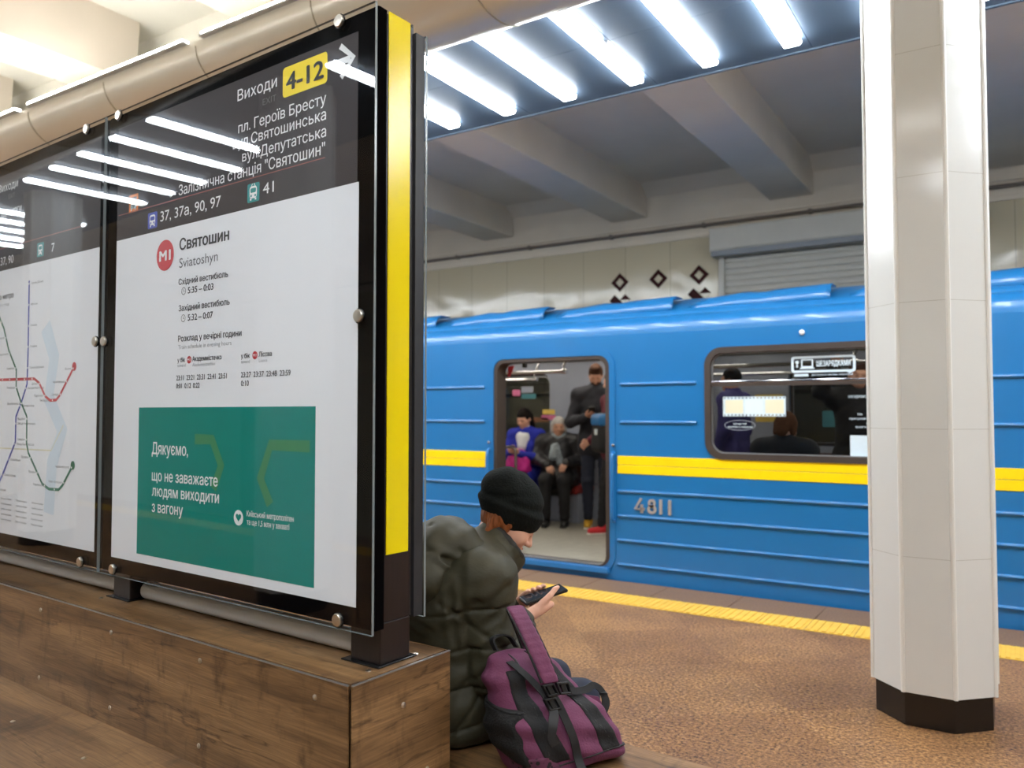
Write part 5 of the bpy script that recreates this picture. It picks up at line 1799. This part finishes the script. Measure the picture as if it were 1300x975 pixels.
put(sitter, 'beanie', B, .0050, M['beanie'])
# padded jacket with hood lying on the shoulders
JK = SDF()
g = .034
torso(JK, J, g, .06)
for a in 'RL':
    JK.cone(J['hip' + a], J['hip' + a] + (J['knee' + a] - J['hip' + a]) * .55, .085 + g, .075 + g * .6, .05)
JK.cone(V3(-.07, -.02, .44), V3(.07, -.02, .44), .13, k=.05)
JK.ell((0, -.02, .78), (.19, .14, .19), None, .06)
for a in 'RL':
    e_ = J['elbow' + a]; w_ = J['wrist' + a]
    JK.cone(J['shoulder' + a] - V3(0, 0, .012), e_, .077, .080, .016)
    JK.cone(e_, e_ + (w_ - e_) * .90, .078, .056, .02)
# collar: high at the nape, low under the chin
nk = J['neck']; cup = unit(J['head'] - nk + V3(0, .02, 0))
def ring(a, t):
    s_ = math.sin(a)
    return nk + V3(math.cos(a) * .080, .015 + s_ * .080, -.025 - .045 * s_) + cup * (.010 + t * (.080 - .032 * s_))
for t in range(20):
    a0 = 2 * math.pi * t / 20
    JK.cone(ring(a0, 0), ring(a0, 1), .020, .015, .014)
JK.cone(nk + cup * .0, nk + cup * .30, .050, .078, .008, 'sub')
def quilting(X, Y, Z):
    ph = (Z - .10 * Y + .008 * np.sin(X * 17 + Y * 11))
    per = .118
    q = np.abs(((ph + .045) % per) - per / 2) / (per / 2)          # 1 at seam
    seam = .0085 * np.exp(-((1 - q) / .085) ** 2)
    low = np.clip((.86 - Z) / .05, 0, 1)
    wr = .0042 * np.sin(Z * 62 + 2.2 * np.sin(X * 16 + Y * 10) + 5 * Y) * (.5 + .5 * np.sin(X * 23 + Y * 19 + Z * 6))
    wr2 = .0022 * np.sin(X * 60 + Z * 45 + 2 * np.sin(Y * 30)) * np.sin(Y * 63 - Z * 40)
    return seam * low + wr + wr2
JK.half((0, 0, .364), (0, 0, -1), .02)
JK.fn(quilting)
def sleeve_folds(X, Y, Z):
    near = np.exp(-((X - .25) / .08) ** 2)
    s1 = .007 * np.exp(-((Z - .64 - .9 * (Y - .09)) / .010) ** 2)
    s2 = .006 * np.exp(-((Z - .70 + .7 * (Y - .08)) / .010) ** 2)
    s3 = .008 * np.exp(-((Z - .56 - 1.2 * (Y - .08)) / .011) ** 2)
    s4 = .006 * np.exp(-((Z - .83 - .5 * (Y - .07)) / .012) ** 2)
    return near * (s1 + s2 + s3 + s4)
JK.fn(sleeve_folds)
def crease(S, a, b, w=.010, dep=.009, bow=0.0):
    a = V3(*a); b = V3(*b); ab = b - a; L2 = float(ab @ ab)
    def f(X, Y, Z):
        t = np.clip(((X - a[0]) * ab[0] + (Y - a[1]) * ab[1] + (Z - a[2]) * ab[2]) / L2, 0, 1)
        dz = (Z - a[2] - t * ab[2]) + bow * np.sin(t * math.pi)
        d2 = (X - a[0] - t * ab[0]) ** 2 + (Y - a[1] - t * ab[1]) ** 2 + dz ** 2
        d = np.sqrt(d2)
        taper = .35 + .65 * np.sin(np.clip(t, .08, .92) * math.pi)
        return taper * (dep * np.exp(-(d / w) ** 2) - dep * .55 * np.exp(-((d - 2.1 * w) / (1.2 * w)) ** 2))
    S.fn(f)
for c in (((.26, .00, .67), (.29, .15, .715)), ((.26, .02, .60), (.29, .17, .64)), ((.25, .03, .735), (.27, .13, .80)), ((.29, .10, .61), (.26, .19, .66)),
          ((.24, .02, .82), (.25, .12, .87)), ((.27, .06, .565), (.28, .17, .60)), ((.15, .03, .93), (.23, .09, .85)), ((.20, -.05, .88), (.20, -.02, .66)),
          ((-.05, -.20, .70), (.15, -.13, .67)), ((.02, -.20, .78), (.17, -.10, .72)), ((.05, -.17, .58), (.18, -.08, .55)), ((-.06, -.16, .50), (.15, -.10, .49)),
          ((.15, -.10, .62), (.19, .02, .57)), ((.10, -.14, .43), (.17, .02, .44)), ((.17, -.06, .80), (.21, .0, .77))):
    crease(JK, *c)
jk = put(sitter, 'jacket', JK, .0058, M['olive'], relax=1)
# hood: a slumped double layer lying over the shoulders and upper back
HD = SDF()
for (p, r_) in (((0, .0, .980), .074), ((.080, .03, .955), .068), ((-.080, .03, .955), .068), ((.115, .085, .90), .052), ((-.115, .085, .90), .052)):
    HD.ball(p, r_, .08)
HD.ell((0, -.10, .87), (.185, .115, .11), np.array(Matrix.Rotation(R(38), 3, 'X')), .05)
HD.ell((0, -.05, .95), (.13, .09, .07), None, .05)
HD.cone(nk + cup * .02 + V3(0, .02, 0), nk + cup * .30, .060, .085, .02, 'sub')
for c in (((-.10, -.15, .98), (.12, -.10, .95)), ((.0, -.19, .92), (.16, -.10, .90)), ((.04, -.06, 1.03), (.15, .02, .95)), ((-.08, -.20, .86), (.12, -.17, .85)), ((.12, -.10, .97), (.17, .03, .90))):
    crease(HD, *c, .009, .008)
HD.fn(lambda X, Y, Z: .0040 * np.sin(Z * 80 - Y * 55 + 2 * np.sin(X * 18)) * (.5 + .5 * np.sin(X * 20 + 1)) + .003 * np.sin(X * 50 + Y * 40) * np.sin(Z * 60))
put(jk, 'hood', HD, .0058, M['olive'])
# dark lining showing at the collar edge and elastic cuffs
CL = SDF()
for t in range(20):
    a0 = 2 * math.pi * t / 20; a1 = 2 * math.pi * (t + 1) / 20
    CL.cone(ring(a0, 1.08), ring(a1, 1.08), .0115, k=.01)
put(jk, 'collar_edge', CL, .005, M['olive_dark'])
for a in 'RL':
    C_ = SDF(); e_ = J['elbow' + a]; w_ = J['wrist' + a]; dd = unit(w_ - e_)
    C_.cone(w_ - dd * .040, w_ - dd * .016, .052, .048, .01)
    C_.cone(w_ - dd * .02, w_ + dd * .06, .034, .036, .006, 'sub')
    put(jk, 'cuff', C_, .005, M['olive_dark'])
TR = SDF()
legs(TR, J, .012, end=.97)
TR.fn(lambda X, Y, Z: .003 * np.sin(Z * 60 + X * 30) * np.sin(Y * 44 + 1))
put(sitter, 'jeans', TR, .008, M['jeans'])
for a in 'RL':
    Bt = SDF(); an = J['ankle' + a]
    Bt.cone(an + V3(0, -.01, .05), an + V3(0, -.015, -.03), .052, .048, .02); Bt.cone(an + V3(0, -.025, -.048), an + V3(0, .14, -.056), .044, .037, .03)
    Bt.half((0, 0, .003), (0, 0, -1))
    put(sitter, 'boot', Bt, .008, M['shoe_black'])
# phone held in both hands
pm = Matrix(((ps_[0], pa[0], pn[0], PC[0]), (ps_[1], pa[1], pn[1], PC[1]), (ps_[2], pa[2], pn[2], PC[2]), (0, 0, 0, 1)))
ph = MB().box(-.037, .037, -.080, .080, -.006, .006).build('phone', M['phone_black'], None, bevel=.005, segs=3)
ph.matrix_world = PF @ pm
tag(ph, 'black phone held in both hands by the person in the olive jacket', 'phone')
MB().box(-.033, .033, -.075, .075, .0058, .0066).build('screen', M['screen'], ph)
MB().box(-.028, -.010, -.072, -.045, -.0075, -.0055).build('camera_bump', M['buckle'], ph, bevel=.001)

# ================================================================== BACKPACK
n_ = unit(V3(.89, -.46, 0)); w_ = unit(V3(.46, .89, 0))
lean = R(13)
up_ = unit(V3(0, 0, 1) * math.cos(lean) - n_ * math.sin(lean)); nn = np.cross(w_, up_)
if np.dot(nn, n_) < 0: nn = -nn
BC = V3(-1.160, 2.065, SEAT_Z)
KF = Matrix(((w_[0], nn[0], up_[0], BC[0]), (w_[1], nn[1], up_[1], BC[1]), (w_[2], nn[2], up_[2], BC[2]), (0, 0, 0, 1)))
# local: x along the width (away from the viewer), y out of the front, z up the pack
pack = empty('backpack', KF)
tag(pack, 'purple and black backpack standing on the bench beside the seated person', 'backpack')
HB = .42
def pack_shape(S, grow=0.0):
    S.rbox((0, -.015, .10), (.165 + grow, .095 + grow, .115 + grow), .055, None, .01)
    S.rbox((0, -.025, .21), (.150 + grow, .082 + grow, .19 + grow), .07, None, .06, taper=.22)
    S.ell((0, -.03, .35), (.09 + grow, .062 + grow, .085 + grow), None, .06)
    S.ell((0, .035, .13), (.125 + grow, .060 + grow, .12 + grow), None, .05)
    S.fn(lambda X, Y, Z: .004 * np.sin(X * 38 + Z * 22) * np.sin(Z * 31 + Y * 25) + .0025 * np.sin(Z * 75 + X * 20))
    tl = math.tan(lean)
    S.half((0, -.11, .003 - .11 * 0 ), (0, 0, -1), .01)
S = SDF(); pack_shape(S)
put(pack, 'main_bag', S, .007, M['purple'])
def panel(name, fn, m, grow=.003, h=.006):
    S = SDF(); pack_shape(S, grow)
    S.fn(fn, 'int', .004)
    return put(pack, name, S, h, m)
# black curved side panels on the front, leaving a purple middle that narrows upwards
def band(c0, c1, hw0, hw1, zlo, zhi):
    def f(X, Y, Z):
        t = np.clip(Z / .40, 0, 1)
        c = c0 + (c1 - c0) * t + .02 * np.sin(t * math.pi) * np.sign(c0)
        hw = hw0 + (hw1 - hw0) * t
        return np.maximum(np.maximum(np.abs(X - c) - hw, .0 - Y), np.maximum(zlo - Z, Z - zhi))
    return f
panel('black_panel', band(.098, .055, .040, .020, .045, .37), M['bag_black'])
panel('black_panel', band(-.082, -.050, .042, .020, .045, .37), M['bag_black'])
# mesh pocket on the near end
panel('mesh_pocket', lambda X, Y, Z: np.maximum(np.maximum(X + .118 - .1 * (Z - .1), np.abs(Y + .015) - .085), np.maximum(.085 - .5 * (Y + .02) - Z, Z - .25 + .35 * (Y + .02))), M['mesh_black'], .007)
S = SDF(); pack_shape(S, .0045)
S.fn(lambda X, Y, Z: np.maximum(np.abs(Z - .255 + .35 * (Y + .02)) - .006, X + .10), 'int', .003)
put(pack, 'pocket_hem', S, .005, M['webbing'])
# purple foot band and lace-patterned corner
S = SDF(); pack_shape(S, .004)
S.fn(lambda X, Y, Z: np.maximum(np.abs(Z - .040 - .006 * np.sin(X * 14)) - .0035, -Y), 'int', .003)
put(pack, 'seam_piping', S, .005, M['webbing'])
# zip along the top panel
S = SDF(); pack_shape(S, .004)
S.fn(lambda X, Y, Z: np.maximum(np.abs(np.abs(X) - (.128 - .10 * np.clip(Z / .4, 0, 1))) - .0045, np.maximum(.05 - Z, -Y)), 'int', .003)
put(pack, 'zip', S, .005, M['buckle'])
# compression straps with buckles running over the front, hanging ends
def strap(name, pts, w, m='webbing', wv=(1, 0, 0), t=.003):
    return MB().ribbon(spline(pts), wv, w, t).build(name, M[m], pack, smooth=True)
def spline(P, n=6):
    P = [Vector(p) for p in P]
    if len(P) < 3: return P
    out = []
    for i in range(len(P) - 1):
        p0 = P[max(i - 1, 0)]; p1 = P[i]; p2 = P[i + 1]; p3 = P[min(i + 2, len(P) - 1)]
        for k in range(n):
            t = k / n
            out.append(.5 * ((2 * p1) + (-p0 + p2) * t + (2 * p0 - 5 * p1 + 4 * p2 - p3) * t * t + (-p0 + 3 * p1 - 3 * p2 + p3) * t ** 3))
    out.append(P[-1]); return out
# shoulder strap (purple, padded) reaching up over the sitter's forearm, from the top of the pack
ss = SDF()
pp = spline([(.07, -.04, .38), (.08, -.03, .50), (.07, .0, .575), (.05, .04, .56), (.025, .085, .45), (.005, .105, .32)], 5)
for a, c in zip(pp, pp[1:]):
    a = np.array(a); c = np.array(c)
    for o in (-.019, -.010, 0, .010, .019): ss.cone(a + V3(o, 0, 0), c + V3(o, 0, 0), .0085, k=.006)
put(pack, 'shoulder_strap', ss, .005, M['purple'])
for sx in (-1, 1):
    MB().tube([Vector(p) + Vector((sx * .028, 0, 0)) for p in pp], .0045, 8).build('strap_piping', M['webbing'], pack, smooth=True)
strap('front_strap', [(-.012, .105, .30), (-.010, .112, .25), (-.012, .115, .20), (-.02, .118, .12), (-.03, .105, .05), (-.045, .12, .004)], .026)
strap('side_strap', [(.03, .10, .285), (.08, .075, .265), (.14, .045, .255), (.185, .025, .26), (.205, .02, .235), (.20, .02, .19), (.165, .02, .15)], .026, wv=(0, 0, 1))
strap('top_strap', [(-.05, .03, .40), (-.045, .07, .36), (-.035, .098, .30), (-.03, .108, .25)], .024)
strap('hanging_strap', [(-.03, .110, .245), (-.045, .125, .215), (-.075, .14, .18), (-.095, .135, .14), (-.09, .13, .115)], .026)
for c, an in (((-.013, .112, .292), 0), ((-.03, .114, .245), 0), ((.035, .105, .288), 8)):
    m = Matrix.Translation(c) @ Matrix.Rotation(R(an), 4, 'Y')
    b = MB()
    b.box(-.020, .020, -.006, .008, -.022, -.014, m); b.box(-.020, .020, -.006, .008, .014, .022, m)
    b.box(-.020, -.014, -.006, .008, -.022, .022, m); b.box(.014, .020, -.006, .008, -.022, .022, m)
    b.box(-.008, .008, -.004, .006, -.018, .018, m)
    b.build('buckle', M['buckle'], pack, bevel=.002)
# purple tab at the far side where the side strap is sewn
MB().prism([(.13, .10), (.19, .11), (.185, .215), (.14, .235)], 'y', .012, .020).build('strap_tab', M['purple'], pack, bevel=.002)
# carry handle
strap('carry_handle', [(-.035, -.05, .435), (-.03, -.05, .475), (0, -.05, .488), (.03, -.05, .475), (.035, -.05, .435)], .024, wv=(0, 1, 0), t=.006)
# dark lace pattern patch at the lower near corner
lace = bpy.data.materials.new('lace_print'); lace.use_nodes = True
n, l = nodes_of(lace); p = n['Principled BSDF']; p.inputs['Roughness'].default_value = .8
vo = n.new('ShaderNodeTexVoronoi'); vo.inputs['Scale'].default_value = 62
tc = n.new('ShaderNodeTexCoord'); l.new(tc.outputs['Object'], vo.inputs['Vector'])
rp = n.new('ShaderNodeValToRGB'); rp.color_ramp.elements[0].position = .34; rp.color_ramp.elements[0].color = col(20, 14, 20); rp.color_ramp.elements[1].position = .42; rp.color_ramp.elements[1].color = col(92, 44, 70)
l.new(vo.outputs['Distance'], rp.inputs['Fac']); l.new(rp.outputs['Color'], p.inputs['Base Color'])
panel('lace_patch', lambda X, Y, Z: np.maximum(np.maximum(X + .075 + .6 * (Z - .02), -.02 - Y), np.maximum(.006 - Z, Z - .075)), lace, .0035)

# the pack slumps: squat and leaning back against the sitter
SH = Matrix(((1, 0, -.36, .055), (0, 1, 0, 0), (0, 0, .80, 0), (0, 0, 0, 1)))
def slump(o):
    for c in o.children:
        if not c.data.get('slumped'):
            c.data['slumped'] = 1
            c.data.transform(SH)
        slump(c)
slump(pack)
